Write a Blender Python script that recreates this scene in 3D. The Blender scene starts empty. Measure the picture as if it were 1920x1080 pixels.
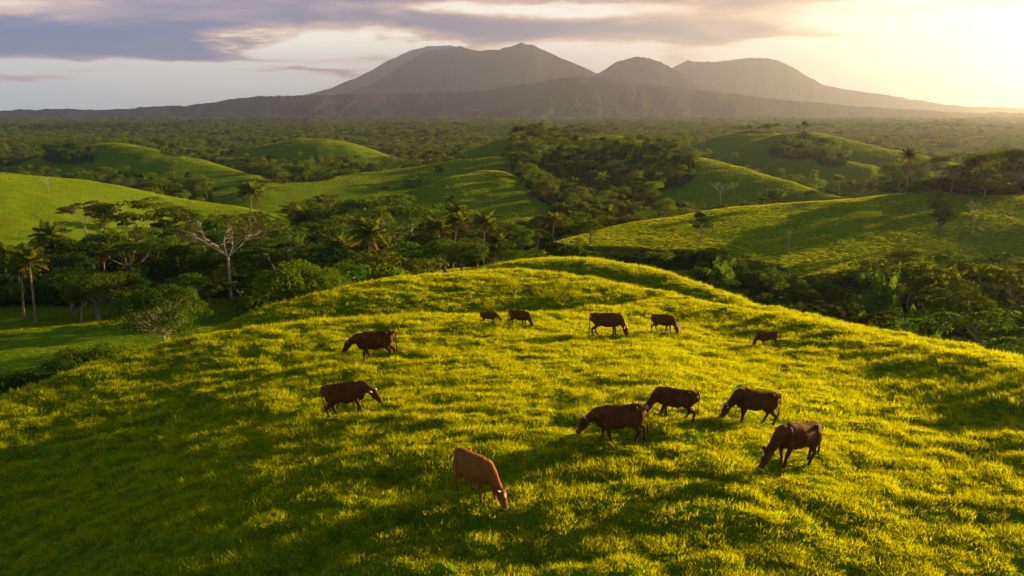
import bpy, math, random
import numpy as np
from mathutils import Vector, Matrix

R = math.radians
scene = bpy.context.scene
COL = scene.collection
QUICK = False

# ------------------------------------------------------------------ camera
F = 1663.0                       # focal length in photo pixels (1920 wide)
PITCH = math.atan(330.0 / F)     # horizon sits on row 210
CZ = 40.0
cam_d = bpy.data.cameras.new("camera")
cam = bpy.data.objects.new("camera", cam_d)
COL.objects.link(cam)
cam.location = (0, 0, CZ)
cam.rotation_euler = (math.pi / 2 - PITCH, 0, 0)
cam_d.sensor_width = 36.0
cam_d.lens = 36.0 * F / 1920.0
cam_d.clip_start = 0.5
cam_d.clip_end = 60000
scene.camera = cam

# ------------------------------------------------------------------ sun, sky, exposure
SUN_AZ = R(58)                   # clockwise from the view direction (+Y)
SUN_EL = R(9.8)
SUN_DIR = Vector((math.sin(SUN_AZ) * math.cos(SUN_EL), math.cos(SUN_AZ) * math.cos(SUN_EL), math.sin(SUN_EL)))
sun_d = bpy.data.lights.new("sun", 'SUN')
sun_d.energy = 5.0
sun_d.angle = R(0.5)
sun_d.color = (1.0, 0.60, 0.20)
sun = bpy.data.objects.new("sun", sun_d)
COL.objects.link(sun)
sun.rotation_euler = SUN_DIR.to_track_quat('Z', 'Y').to_euler()

scene.view_settings.view_transform = 'Standard'
scene.view_settings.look = 'None'
scene.view_settings.exposure = 2.3
scene.view_settings.gamma = 1
scene.view_settings.use_curve_mapping = False
cy = scene.cycles
cy.max_bounces = 6
cy.diffuse_bounces = 2
cy.glossy_bounces = 1
cy.transmission_bounces = 3
cy.transparent_max_bounces = 4
cy.volume_bounces = 0
cy.caustics_reflective = False
cy.caustics_refractive = False
cy.sample_clamp_indirect = 3.0
cy.use_denoising = True
cy.use_light_tree = False


class NT:
    """tiny helper to write shader node trees"""
    def __init__(self, tree):
        self.t = tree
        tree.nodes.clear()

    def n(self, typ, ins=None, **kw):
        nd = self.t.nodes.new(typ)
        for k, v in kw.items():
            setattr(nd, k, v)
        if ins:
            for k, v in ins.items():
                self.put(nd.inputs[k], v)
        return nd

    def put(self, sock, v):
        if isinstance(v, bpy.types.NodeSocket):
            self.t.links.new(v, sock)
        elif isinstance(v, bpy.types.Node):
            self.t.links.new(v.outputs[0], sock)
        elif isinstance(v, (tuple, list)) and len(v) == 3 and sock.type == 'RGBA':
            sock.default_value = (*v, 1)
        else:
            sock.default_value = v

    def m(self, op, a, b=0.0, c=None, clamp=False):
        nd = self.t.nodes.new('ShaderNodeMath')
        nd.operation = op
        nd.use_clamp = clamp
        self.put(nd.inputs[0], a)
        self.put(nd.inputs[1], b)
        if c is not None:
            self.put(nd.inputs[2], c)
        return nd.outputs[0]

    def mix(self, f, a, b, mode='MIX'):
        nd = self.t.nodes.new('ShaderNodeMix')
        nd.data_type = 'RGBA'
        nd.blend_type = mode
        self.put(nd.inputs[0], f)
        self.put(nd.inputs[6], a)
        self.put(nd.inputs[7], b)
        return nd.outputs[2]

    def ss(self, x, a, b, lo=0.0, hi=1.0):
        nd = self.t.nodes.new('ShaderNodeMapRange')
        nd.interpolation_type = 'SMOOTHSTEP'
        for i, v in enumerate((x, a, b, lo, hi)):
            self.put(nd.inputs[i], v)
        return nd.outputs[0]

    def noise(self, vec, scale, detail=3.0, rough=0.5, dist=0.0):
        nd = self.n('ShaderNodeTexNoise', {'Scale': scale, 'Detail': detail, 'Roughness': rough, 'Distortion': dist})
        if vec is not None:
            self.put(nd.inputs['Vector'], vec)
        return nd.outputs[0]

    def xyz(self, x, y, z=0.0):
        return self.n('ShaderNodeCombineXYZ', {0: x, 1: y, 2: z}).outputs[0]


def px2ae(u, v):
    """photo pixel -> azimuth (rad), tangent of elevation"""
    x = (u - 960.0) / F
    y = (540.0 - v) / F
    dx, dy, dz = x, math.cos(PITCH) + y * math.sin(PITCH), -math.sin(PITCH) + y * math.cos(PITCH)
    return math.atan2(dx, dy), dz / math.hypot(dx, dy)


world = bpy.data.worlds.new("World")
scene.world = world
world.use_nodes = True
W = NT(world.node_tree)
tc = W.n('ShaderNodeTexCoord')
sep = W.n('ShaderNodeSeparateXYZ', {0: tc.outputs['Generated']})
wx, wy, wz = sep.outputs
az = W.m('ARCTAN2', wx, wy)
hyp = W.m('SQRT', W.m('ADD', W.m('MULTIPLY', wx, wx), W.m('MULTIPLY', wy, wy)))
el = W.m('ARCTAN2', wz, hyp)
sky = W.n('ShaderNodeTexSky', sky_type='NISHITA', sun_disc=False, sun_elevation=SUN_EL, sun_rotation=SUN_AZ,
          altitude=100.0, air_density=1.0, dust_density=2.0, ozone_density=1.5)
# warm veil of thin high cloud all round, brightest near the sun
azn = W.m('MULTIPLY', W.m('ADD', az, 0.0), 1.0)
daz = W.m('ABSOLUTE', W.m('SUBTRACT', az, float(SUN_AZ)))
near = W.ss(daz, 1.75, 0.30)               # 1 towards the sun, 0 far left
n_wisp = W.noise(W.xyz(W.m('MULTIPLY', az, 2.2), W.m('MULTIPLY', el, 16.0), 1.7), 1.6, 6.0, 0.6, 0.6)
n_big = W.noise(W.xyz(W.m('MULTIPLY', az, 1.6), W.m('MULTIPLY', el, 9.0), 8.3), 1.7, 5.0, 0.55, 0.5)
veil_col = W.mix(near, (0.76, 0.80, 0.77), (0.45, 0.37, 0.33))
cream = W.ss(W.m('ABSOLUTE', W.m('SUBTRACT', el, 0.075)), 0.075, 0.0)
veil_col = W.mix(W.m('MULTIPLY', cream, 0.55), veil_col, W.mix(near, (1.42, 1.34, 1.06), (0.56, 0.49, 0.44)))


def blob(u, v, ru, rv, s):
    a0, t0 = px2ae(u, v)
    a1, _ = px2ae(u + ru, v)
    e0 = math.atan(t0)
    dx = W.m('DIVIDE', W.m('SUBTRACT', az, float(a0)), float(a1 - a0))
    dy = W.m('DIVIDE', W.m('SUBTRACT', el, float(e0)), rv / F)
    r2 = W.m('ADD', W.m('MULTIPLY', dx, dx), W.m('MULTIPLY', dy, dy))
    return W.m('MULTIPLY', W.m('EXPONENT', W.m('MULTIPLY', r2, -1.0)), float(s))


blobs = [(-100, 62, 420, 34, 1.3), (330, 50, 330, 30, .95), (560, 2, 700, 26, 1.0), (420, 112, 330, 9, .75), (300, 92, 130, 16, .8), (640, 137, 110, 8, .9),
         (900, 62, 170, 26, 1.1), (1180, 50, 300, 22, 1.1), (1330, 72, 150, 16, .8), (1500, -4, 620, 14, .9), (60, 152, 110, 7, .65), (150, 134, 80, 6, .5),
         (760, 92, 90, 20, .7), (1620, 150, 170, 9, .6), (1290, 110, 120, 20, .8), (700, 30, 260, 14, .5), (560, 82, 170, 20, -.9), (980, 14, 240, 9, -.9),
         (180, 122, 220, 10, -.4), (1090, 108, 50, 18, -.5), (1700, 30, 260, 12, -.4), (1480, 118, 90, 10, .5), (1850, 12, 240, 8, .55), (1560, 60, 200, 6, .35)]
wn1 = W.noise(W.xyz(W.m('MULTIPLY', az, 5.0), W.m('MULTIPLY', el, 26.0), 3.1), 1.5, 5.0, 0.62)
wn2 = W.noise(W.xyz(W.m('MULTIPLY', az, 5.0), W.m('MULTIPLY', el, 22.0), 6.4), 1.5, 5.0, 0.62)
az_true, el_true = az, el
az = W.m('ADD', az, W.m('MULTIPLY', W.m('SUBTRACT', wn1, .5), .34))
el = W.m('ADD', el, W.m('MULTIPLY', W.m('SUBTRACT', wn2, .5), .030))
tot = None
for b in blobs:
    o = blob(*b)
    tot = o if tot is None else W.m('ADD', tot, o)
az, el = az_true, el_true
high = W.ss(el, 0.11, 0.30, 0.0, 0.75)      # broken cloud deck overhead
dens = W.m('ADD', W.m('ADD', tot, high), W.m('MULTIPLY', W.m('SUBTRACT', n_wisp, 0.5), 1.7))
dens = W.m('ADD', dens, W.m('MULTIPLY', W.m('SUBTRACT', n_big, 0.5), 0.9))
mask = W.ss(dens, 0.18, 0.85)
core = W.ss(dens, 0.38, 1.35)
edge_col = W.mix(near, (0.66, 0.42, 0.30), (0.44, 0.26, 0.13))
core_col = W.mix(near, (0.01, 0.06, 0.20), (0.15, 0.10, 0.075))
cloud_col = W.mix(core, edge_col, core_col)
base = W.n('ShaderNodeVectorMath', operation='SCALE')
W.put(base.inputs[0], sky.outputs[0])
base.inputs['Scale'].default_value = 0.8
up = W.m('GREATER_THAN', wz, -0.02)
vis = W.mix(W.ss(el, 0.9, 0.0, 0.25, 0.75), base.outputs[0], W.mix(1.0, veil_col, (8.0, 8.0, 8.0), 'MULTIPLY'))
vis = W.mix(W.m('MULTIPLY', mask, 0.95), vis, W.mix(1.0, cloud_col, (8.0, 8.0, 8.0), 'MULTIPLY'))
over = W.n('ShaderNodeVectorMath', operation='SCALE')
W.put(over.inputs[0], sky.outputs[0])
over.inputs['Scale'].default_value = 0.45
vis = W.mix(W.ss(el, 0.13, 0.40), vis, over.outputs[0])
bg = W.n('ShaderNodeBackground', {'Color': vis, 'Strength': 0.06})
W.n('ShaderNodeOutputWorld', {0: bg})

# ------------------------------------------------------------------ noise
rng = np.random.default_rng(7)
_G = rng.random((64, 256, 256)).astype(np.float32)


def vnoise(x, y, seed=0):
    g = _G[seed % 64]
    xi = np.floor(x).astype(np.int64)
    yi = np.floor(y).astype(np.int64)
    fx = x - xi
    fy = y - yi
    fx = fx * fx * fx * (fx * (fx * 6 - 15) + 10)
    fy = fy * fy * fy * (fy * (fy * 6 - 15) + 10)
    a = g[xi & 255, yi & 255]
    b = g[(xi + 1) & 255, yi & 255]
    c = g[xi & 255, (yi + 1) & 255]
    d = g[(xi + 1) & 255, (yi + 1) & 255]
    return (a * (1 - fx) + b * fx) * (1 - fy) + (c * (1 - fx) + d * fx) * fy * 1.0


def fbm(x, y, o=4, seed=0, gain=.5):
    s = 0
    a = 1.0
    t = 0
    for i in range(o):
        s = s + a * (vnoise(x + 17.3 * i, y - 9.1 * i, seed + i) - .5) * 2
        t += a
        a *= gain
        x = x * 2.03
        y = y * 2.03
    return s / t


# ------------------------------------------------------------------ terrain: hills by their crests
# crest points: photo column, photo row, distance (m), half width near, half width far
HILLS = {
    'front': [(-900, 1100, 40, 150, 20), (-300, 850, 54, 150, 20), (0, 742, 60, 150, 20), (100, 703, 62, 150, 20), (200, 668, 64, 150, 21), (290, 645, 65, 150, 22),
              (380, 624, 66, 150, 18), (520, 604, 66, 150, 18), (700, 591, 66, 150, 20), (850, 585, 65, 150, 22),
              (960, 584, 64, 150, 26), (1100, 575, 70, 150, 16), (1250, 560, 78, 150, 12), (1400, 584, 71, 150, 11), (1500, 600, 66, 150, 11), (1650, 637, 60, 150, 11), (1800, 665, 55, 150, 11), (1920, 685, 51, 150, 11), (2400, 815, 38, 150, 11)],
    'second': [(300, 665, 84, 14, 22), (365, 632, 84, 14, 22), (480, 583, 84, 15, 24), (600, 546, 87, 20, 26), (720, 520, 90, 30, 28), (850, 508, 93, 45, 30),
               (960, 503, 95, 60, 26), (1100, 515, 90, 60, 15), (1250, 546, 81, 55, 12), (1400, 574, 73, 50, 11), (1500, 590, 68, 50, 11),
               (1650, 627, 62, 50, 11), (1800, 655, 57, 50, 11), (1920, 675, 53, 50, 11), (2400, 800, 40, 50, 11)],
    'shoulder': [(850, 520, 135, 26, 30), (940, 490, 135, 26, 30), (1000, 482, 132, 26, 30), (1060, 480, 130, 26, 30), (1120, 486, 126, 26, 28), (1200, 497, 120, 24, 26),
                 (1280, 517, 113, 22, 24), (1350, 541, 106, 20, 24), (1420, 570, 96, 18, 22), (1500, 582, 88, 16, 20), (1600, 603, 79, 14, 20),
                 (1700, 622, 74, 14, 18), (1800, 640, 70, 14, 18), (1920, 668, 64, 14, 18), (2300, 760, 52, 14, 18)],
    'big_right': [(900, 492, 180, 30, 40), (960, 472, 188, 34, 45), (1020, 452, 196, 40, 50), (1100, 430, 208, 48, 50), (1200, 411, 222, 58, 50), (1300, 397, 234, 66, 50),
                  (1400, 385, 246, 72, 50), (1500, 378, 258, 78, 50), (1580, 371, 266, 82, 50), (1650, 365, 274, 84, 60),
                  (1760, 355, 282, 88, 70), (1920, 345, 288, 88, 70), (2200, 340, 290, 88, 70)],
    'center': [(680, 392, 400, 48, 50), (760, 359, 415, 56, 55), (850, 330, 430, 68, 60), (900, 320, 440, 72, 60), (940, 318, 440, 72, 60), (1000, 342, 425, 64, 55), (1060, 378, 405, 48, 50)],
    'center_back': [(500, 352, 500, 48, 60), (540, 343, 520, 56, 60), (600, 335, 540, 64, 60), (700, 325, 560, 68, 60), (760, 317, 575, 72, 60), (850, 302, 590, 72, 60),
                    (930, 293, 600, 72, 60), (1000, 290, 610, 64, 60), (1060, 300, 610, 48, 60)],
    'wooded': [(1010, 285, 720, 96, 90), (1050, 268, 700, 104, 90), (1100, 258, 690, 120, 90), (1160, 255, 680, 128, 90), (1220, 268, 640, 128, 80), (1290, 291, 590, 120, 70),
               (1350, 306, 550, 104, 65), (1400, 319, 520, 96, 60), (1500, 348, 455, 68, 55), (1570, 371, 410, 48, 50)],
    'slope_mid': [(820, 302, 860, 68, 90), (880, 281, 870, 90, 90), (930, 263, 880, 98, 90), (980, 253, 890, 98, 90), (1010, 253, 890, 98, 90)],
    'left_mid': [(480, 275, 930, 68, 90), (530, 263, 920, 90, 90), (600, 257, 910, 105, 90), (660, 267, 890, 105, 90), (720, 288, 860, 82, 80), (770, 303, 830, 60, 70)],
    'left_back': [(90, 292, 830, 68, 80), (110, 284, 830, 82, 80), (180, 270, 830, 98, 80), (230, 266, 820, 105, 80), (290, 278, 790, 105, 80), (320, 288, 760, 98, 75),
                  (380, 299, 720, 82, 70), (430, 312, 680, 68, 60), (470, 328, 640, 45, 50)],
    'left_near': [(-500, 270, 400, 105, 80), (-200, 298, 400, 105, 80), (0, 323, 400, 101, 75), (80, 331, 402, 98, 75), (160, 340, 405, 94, 70), (240, 352, 405, 82, 60), (330, 370, 400, 60, 50), (420, 385, 385, 38, 45)],
    'right_back': [(1310, 272, 1000, 68, 90), (1340, 256, 1000, 90, 90), (1400, 248, 1000, 105, 90), (1450, 247, 1000, 105, 90)],
    'right_mid': [(1420, 262, 860, 82, 80), (1460, 252, 860, 98, 80), (1510, 248, 850, 105, 80), (1560, 253, 830, 105, 80), (1650, 277, 780, 90, 70), (1720, 290, 740, 75, 70), (1785, 306, 700, 52, 60)],
    'right_low': [(1480, 296, 680, 60, 50), (1530, 290, 670, 70, 50), (1580, 296, 650, 70, 50), (1630, 309, 620, 50, 50)],
    'palm_ridge': [(1600, 372, 440, 50, 50), (1680, 352, 450, 60, 55), (1740, 342, 455, 60, 60), (1800, 336, 460, 65, 60), (1870, 326, 465, 70, 60), (1950, 318, 465, 70, 60), (2200, 310, 465, 70, 60)],
}
_AZ = np.arange(-1.1, 1.1, 0.002)
_H = {}


def floor_z(r):
    return np.interp(r, [0, 100, 180, 260, 420, 1500, 4000, 20000], [2, 2, 1.5, -4, -9, -10, -8, -5]) - 0


def _prep():
    for name, pts in HILLS.items():
        A = np.array([px2ae(p[0], p[1])[0] for p in pts])
        T = np.array([-px2ae(p[0], p[1])[1] for p in pts])
        P = np.array(pts, float)
        rr = np.interp(_AZ, A, P[:, 2])
        tt = np.interp(_AZ, A, T)
        wn = np.interp(_AZ, A, P[:, 3])
        wf = np.interp(_AZ, A, P[:, 4])
        k = np.exp(-0.5 * (np.arange(-12, 13) / 4.0) ** 2)
        k /= k.sum()

        def sm(q):
            return np.convolve(np.pad(q, 12, mode='edge'), k, 'valid')
        rr, tt, wn, wf = map(sm, (rr, tt, wn, wf))
        fl = floor_z(rr)
        target = CZ - tt * rr - fl - (0.30 if name in ('front', 'second', 'shoulder') else 0.0)
        amp = np.maximum(target, 0.5)
        for _ in range(6):
            amp = np.maximum(target - tt ** 2 * wf ** 2 / (4 * np.maximum(amp, 1.0)), 0.5)
        wa = max(0.03, 0.16 * (A[-1] - A[0]))
        if name == 'front':
            wa = 30.0
        amp = np.where(_AZ < A[0], amp * np.exp(-((_AZ - A[0]) / wa) ** 2), amp)
        amp = np.where(_AZ > A[-1], amp * np.exp(-((_AZ - A[-1]) / wa) ** 2), amp)
        _H[name] = (rr, amp, wn, wf)


_prep()


def hill_parts(r, a):
    out = {}
    for name, (rr, amp, wn, wf) in _H.items():
        Rc = np.interp(a, _AZ, rr)
        Am = np.interp(a, _AZ, amp)
        w = np.where(r < Rc, np.interp(a, _AZ, wn), np.interp(a, _AZ, wf))
        h = Am * np.exp(-((r - Rc) / w) ** 2)
        if name == 'front':          # the broad dome of the grazed hill, under the camera too
            dx, dy = r * np.sin(a) - 5.0, r * np.cos(a) - 38.0
            dome = 27.6 - np.where(dx < 0, .0078, .0046) * dx * dx - np.where(dy < 0, .0034, .0011) * dy * dy - floor_z(r)
            q = np.clip((r / Rc - .40) / .60, 0, 1)
            q = q * q * (3 - 2 * q)
            h = np.where(r < Rc, dome * (1 - q) + Am * q, h)
        out[name] = (h, Am)
    return out


def terrain(x, y, want=False):
    r = np.hypot(x, y)
    a = np.arctan2(x, y)
    P = hill_parts(r, a)
    k = 0.35 + 0.0022 * np.minimum(r, 1200)
    s = np.ones_like(r)
    best = np.zeros_like(r)
    frac = np.zeros_like(r)
    for n, (h, am) in P.items():
        s += np.exp(np.minimum(h / k, 80.0)) - 1
        fr = h / np.maximum(am, 3.0)
        best = np.maximum(best, h)
        frac = np.maximum(frac, np.where(am > 2.5, fr, 0) * np.where((n in ('front',)) & (a < -0.12) & (r > 75), 0, 1))
    z = floor_z(r) + k * np.log(s)
    z = z + fbm(x / 60, y / 60, 3, 3) * np.clip((r - 150) / 500, 0, 1) * 2.0
    z = z + fbm(x / 14, y / 14, 3, 9) * np.clip(r / 300, 0.10, 1.0) * 0.6
    z = z + fbm(x / 420, y / 420, 3, 12) * np.clip((r - 1150) / 1200, 0, 1) * 16.0
    if want:
        return z, frac, P
    return z


def ground_px(u, v, rmin=12, rmax=6000, above=0.0):
    a, t = px2ae(u, v)
    r = np.exp(np.linspace(math.log(rmin), math.log(rmax), 2600))
    x = r * math.sin(a)
    y = r * math.cos(a)
    z = terrain(x, y) + above
    ray = CZ + t * r
    i = np.argmax(ray <= z)
    if ray[i] > z[i]:
        i = len(r) - 1
    return Vector((x[i], y[i], z[i] - above)), r[i]


def gz(x, y):
    return float(terrain(np.array([x], float), np.array([y], float))[0])


# ------------------------------------------------------------------ mesh helpers
def mesh_obj(name, verts, quads=None, tris=None, mat=None, smooth=False, link=True, matidx=None):
    me = bpy.data.meshes.new(name)
    verts = np.asarray(verts, np.float32)
    nq = 0 if quads is None else len(quads)
    nt = 0 if tris is None else len(tris)
    me.vertices.add(len(verts))
    me.vertices.foreach_set('co', verts.ravel())
    loops = []
    if nq:
        loops.append(np.asarray(quads, np.int32).ravel())
    if nt:
        loops.append(np.asarray(tris, np.int32).ravel())
    loops = np.concatenate(loops)
    me.loops.add(len(loops))
    me.loops.foreach_set('vertex_index', loops)
    me.polygons.add(nq + nt)
    starts = np.concatenate([np.arange(nq) * 4, nq * 4 + np.arange(nt) * 3]).astype(np.int32)
    me.polygons.foreach_set('loop_start', starts)
    me.polygons.foreach_set('loop_total', np.concatenate([np.full(nq, 4), np.full(nt, 3)]).astype(np.int32))
    me.polygons.foreach_set('use_smooth', np.full(nq + nt, smooth))
    if mat is not None:
        for m_ in (mat if isinstance(mat, (list, tuple)) else [mat]):
            me.materials.append(m_)
    if matidx is not None:
        me.polygons.foreach_set('material_index', np.asarray(matidx, np.int32))
    me.update()
    me.validate()
    ob = bpy.data.objects.new(name, me)
    if link:
        COL.objects.link(ob)
    return ob


def add_attr(ob, name, data):
    at = ob.data.attributes.new(name, 'FLOAT', 'POINT')
    at.data.foreach_set('value', np.asarray(data, np.float32))


def tag(o, label=None, cat=None, group=None, kind=None):
    for k, v in (('label', label), ('category', cat), ('group', group), ('kind', kind)):
        if v:
            o[k] = v
    return o


def new_mat(name):
    m = bpy.data.materials.new(name)
    m.use_nodes = True
    return m, NT(m.node_tree)
# ------------------------------------------------------------------ ground material
def ground_material():
    m, N = new_mat('ground')
    geo = N.n('ShaderNodeNewGeometry')
    pos = geo.outputs['Position']
    wood = N.n('ShaderNodeAttribute', attribute_name='wood').outputs['Fac']
    dry = N.noise(pos, 0.045, 4.0, .6)
    fine = N.noise(pos, 1.6, 4.0, .7)
    streak = N.noise(N.n('ShaderNodeMapping', {'Vector': pos, 'Scale': (0.35, 1.0, 1.0)}).outputs[0], 0.55, 4.0, .65)
    c = N.mix(N.ss(fine, .3, .75), (0.045, 0.105, 0.004), (0.110, 0.200, 0.008))
    c = N.mix(N.m('MULTIPLY', N.ss(streak, .3, .75), .35), c, (0.16, 0.24, 0.01))
    c = N.mix(N.m('MULTIPLY', N.ss(dry, .5, .75), .35), c, (0.16, 0.17, 0.015))
    crop = N.n('ShaderNodeAttribute', attribute_name='crop').outputs['Fac']
    c = N.mix(N.m('MULTIPLY', crop, .8), c, N.mix(N.ss(fine, .3, .7), (0.055, 0.135, 0.006), (0.105, 0.215, 0.01)))
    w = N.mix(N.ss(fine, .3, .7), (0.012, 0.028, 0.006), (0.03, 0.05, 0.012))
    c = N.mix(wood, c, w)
    bump = N.n('ShaderNodeBump', {'Height': N.m('ADD', N.m('MULTIPLY', fine, .5), streak), 'Strength': 0.6, 'Distance': 0.3})
    d = N.n('ShaderNodeBsdfDiffuse', {'Color': c, 'Normal': bump})
    N.n('ShaderNodeOutputMaterial', {0: d})
    return m


def tussock(x, y):
    """small mounds of the grazed hill"""
    wx = x + 1.2 * vnoise(x / 3, y / 3, 40)
    wy = y + 1.2 * vnoise(x / 3, y / 3, 41)
    a = vnoise(wx / 1.35, wy / .85, 30)
    b = vnoise(wx / 0.65, wy / 0.45, 31)
    c = vnoise(wx / 3.4, wy / 2.2, 32)
    return 0.34 * (a - .5) + 0.16 * (b - .5) + 0.20 * (c - .5)


WOODS = []      # ellipses in the photo where trees stand on a hill: (u, v, ru, rv)
CLEAR = []
def in_ell(L, u, v):
    m = np.zeros(u.shape, bool)
    for (a, b, c, d) in L:
        m |= ((u - a) / c) ** 2 + ((v - b) / d) ** 2 < 1
    return m


def to_px(x, y, z):
    zz = z - CZ
    dep = y * math.cos(PITCH) - zz * math.sin(PITCH)
    up = y * math.sin(PITCH) + zz * math.cos(PITCH)
    dep = np.maximum(dep, 0.1)
    return 960 + F * x / dep, 540 - F * up / dep


WOODS += [(985, 262, 30, 14), (1010, 300, 55, 45), (1060, 330, 75, 60), (1130, 345, 80, 62), (1190, 330, 60, 60), (1250, 318, 55, 38), (1130, 390, 90, 25),
          (1060, 250, 60, 8), (230, 262, 60, 6), (300, 272, 25, 7), (340, 285, 40, 9), (560, 330, 70, 12), (640, 315, 50, 9),
          (1400, 240, 130, 10), (1500, 240, 60, 8), (1900, 325, 70, 25), (1860, 350, 110, 16), (130, 296, 50, 12), (1500, 285, 60, 15), (1560, 300, 30, 14),
          (1700, 350, 60, 12)]
CLEAR += [(270, 590, 160, 24), (60, 640, 200, 70), (430, 575, 60, 22), (440, 560, 40, 12)]


WOODS_NEAR = [(1740, 560, 330, 58), (1560, 560, 120, 34)]
BELT = [(1120, 472, 110, 13), (1260, 488, 110, 20), (1390, 515, 90, 28)]


def pasture_mask(x, y, z, frac):
    r = np.hypot(x, y)
    a = np.arctan2(x, y)
    u, v = to_px(x, y, z)
    thr = np.interp(r, [60, 150, 300, 900], [.02, .12, .14, .14])
    p = frac > thr
    # level green field in the left hollow
    field = (r < 172) & (a < -0.19)
    p = p | field | (r < 60)
    p = p & (r < 1150)
    p = p & ~((r > 250) & in_ell(WOODS, u, v))
    p = p & ~((r > 108) & (r < 190) & (a > .04) & in_ell(WOODS_NEAR, u, v))
    p = p & ~((r > 138) & (r < 190) & (a > .04) & in_ell(BELT, u, v))
    p = p | ((r > 100) & in_ell(CLEAR, u, v) & (r < 500))
    return p


def build_ground():
    azs = np.concatenate([np.linspace(-180, -44, 50)[:-1], np.arange(-44, 44.01, 0.10), np.linspace(44, 180, 50)[1:]])
    azs = np.radians(azs)
    rs = [2.0]
    while rs[-1] < 14500:
        q = rs[-1]
        st = np.interp(q, [2, 18, 110, 300, 1200, 6000, 30000], [.2, .011, .0045, .006, .009, .03, .1])
        rs.append(q * (1 + st))
    rs = np.array(rs)
    Rr, Aa = np.meshgrid(rs, azs, indexing='ij')
    x = Rr * np.sin(Aa)
    y = Rr * np.cos(Aa)
    z, frac, P = terrain(x.ravel(), y.ravel(), True)
    x = x.ravel()
    y = y.ravel()
    r = np.hypot(x, y)
    near = np.clip((130 - r) / 20, 0, 1) * np.clip(frac * 4 - .5, 0, 1)
    z = z + tussock(x, y) * near
    past = pasture_mask(x, y, z, frac)
    nr, na = Rr.shape
    verts = np.stack([x, y, z], 1)
    c0 = np.array([[0, 0, z[:na].mean()]])
    idx = np.arange(nr * na).reshape(nr, na)
    q = np.stack([idx[:-1, :-1], idx[:-1, 1:], idx[1:, 1:], idx[1:, :-1]], -1).reshape(-1, 4)[:, ::-1]
    t = np.stack([np.full(na - 1, nr * na), idx[0, 1:], idx[0, :-1]], -1)
    verts = np.concatenate([verts, c0])
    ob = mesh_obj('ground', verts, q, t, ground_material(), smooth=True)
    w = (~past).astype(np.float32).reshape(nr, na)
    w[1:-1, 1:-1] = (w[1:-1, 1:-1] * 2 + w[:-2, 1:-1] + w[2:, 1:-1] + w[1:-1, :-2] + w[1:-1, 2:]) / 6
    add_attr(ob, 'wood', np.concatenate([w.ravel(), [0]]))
    add_attr(ob, 'crop', np.concatenate([((r > 100) & (r < 176) & (np.arctan2(x, y) < -.17)).astype(float), [0]]))
    tag(ob, kind='structure')
    return ob


ground = build_ground()

# ------------------------------------------------------------------ mountains
MOUNTS = [
    # (crest points (u,v), distance, near width, far width, roughness)
    ([(-400, 212), (0, 209), (100, 206), (200, 207), (280, 202), (350, 199), (420, 189), (480, 182), (560, 180), (640, 178), (760, 176), (900, 170), (1000, 156), (1080, 143),
      (1130, 146), (1200, 158), (1300, 168), (1400, 180), (1500, 192), (1650, 203), (1800, 212), (2000, 216), (2300, 218)], 6600, 2900, 1200, .6),
    ([(500, 190), (560, 186), (640, 176), (690, 160), (720, 145), (760, 116), (800, 94), (830, 88), (862, 85), (895, 93), (935, 91), (960, 82), (978, 79), (1000, 84),
      (1040, 101), (1080, 119), (1120, 137), (1180, 160), (1300, 195), (1400, 215)], 9500, 2300, 2400, 1.0),
    ([(470, 205), (560, 182), (620, 165), (680, 140), (730, 112), (770, 93), (800, 84), (850, 84), (950, 110), (1050, 160)], 12500, 2200, 2000, .7),
    ([(1040, 175), (1090, 152), (1120, 139), (1150, 120), (1190, 105), (1215, 107), (1240, 114), (1270, 132), (1310, 160), (1360, 185), (1420, 205)], 8400, 1500, 1600, .7),
    ([(1180, 170), (1230, 145), (1265, 126), (1290, 115), (1340, 118), (1390, 111), (1430, 110), (1455, 113), (1500, 134), (1545, 162), (1600, 170), (1700, 186),
      (1800, 200), (1920, 204), (2100, 207), (2400, 209)], 10500, 2200, 2000, .7),
]


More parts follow.
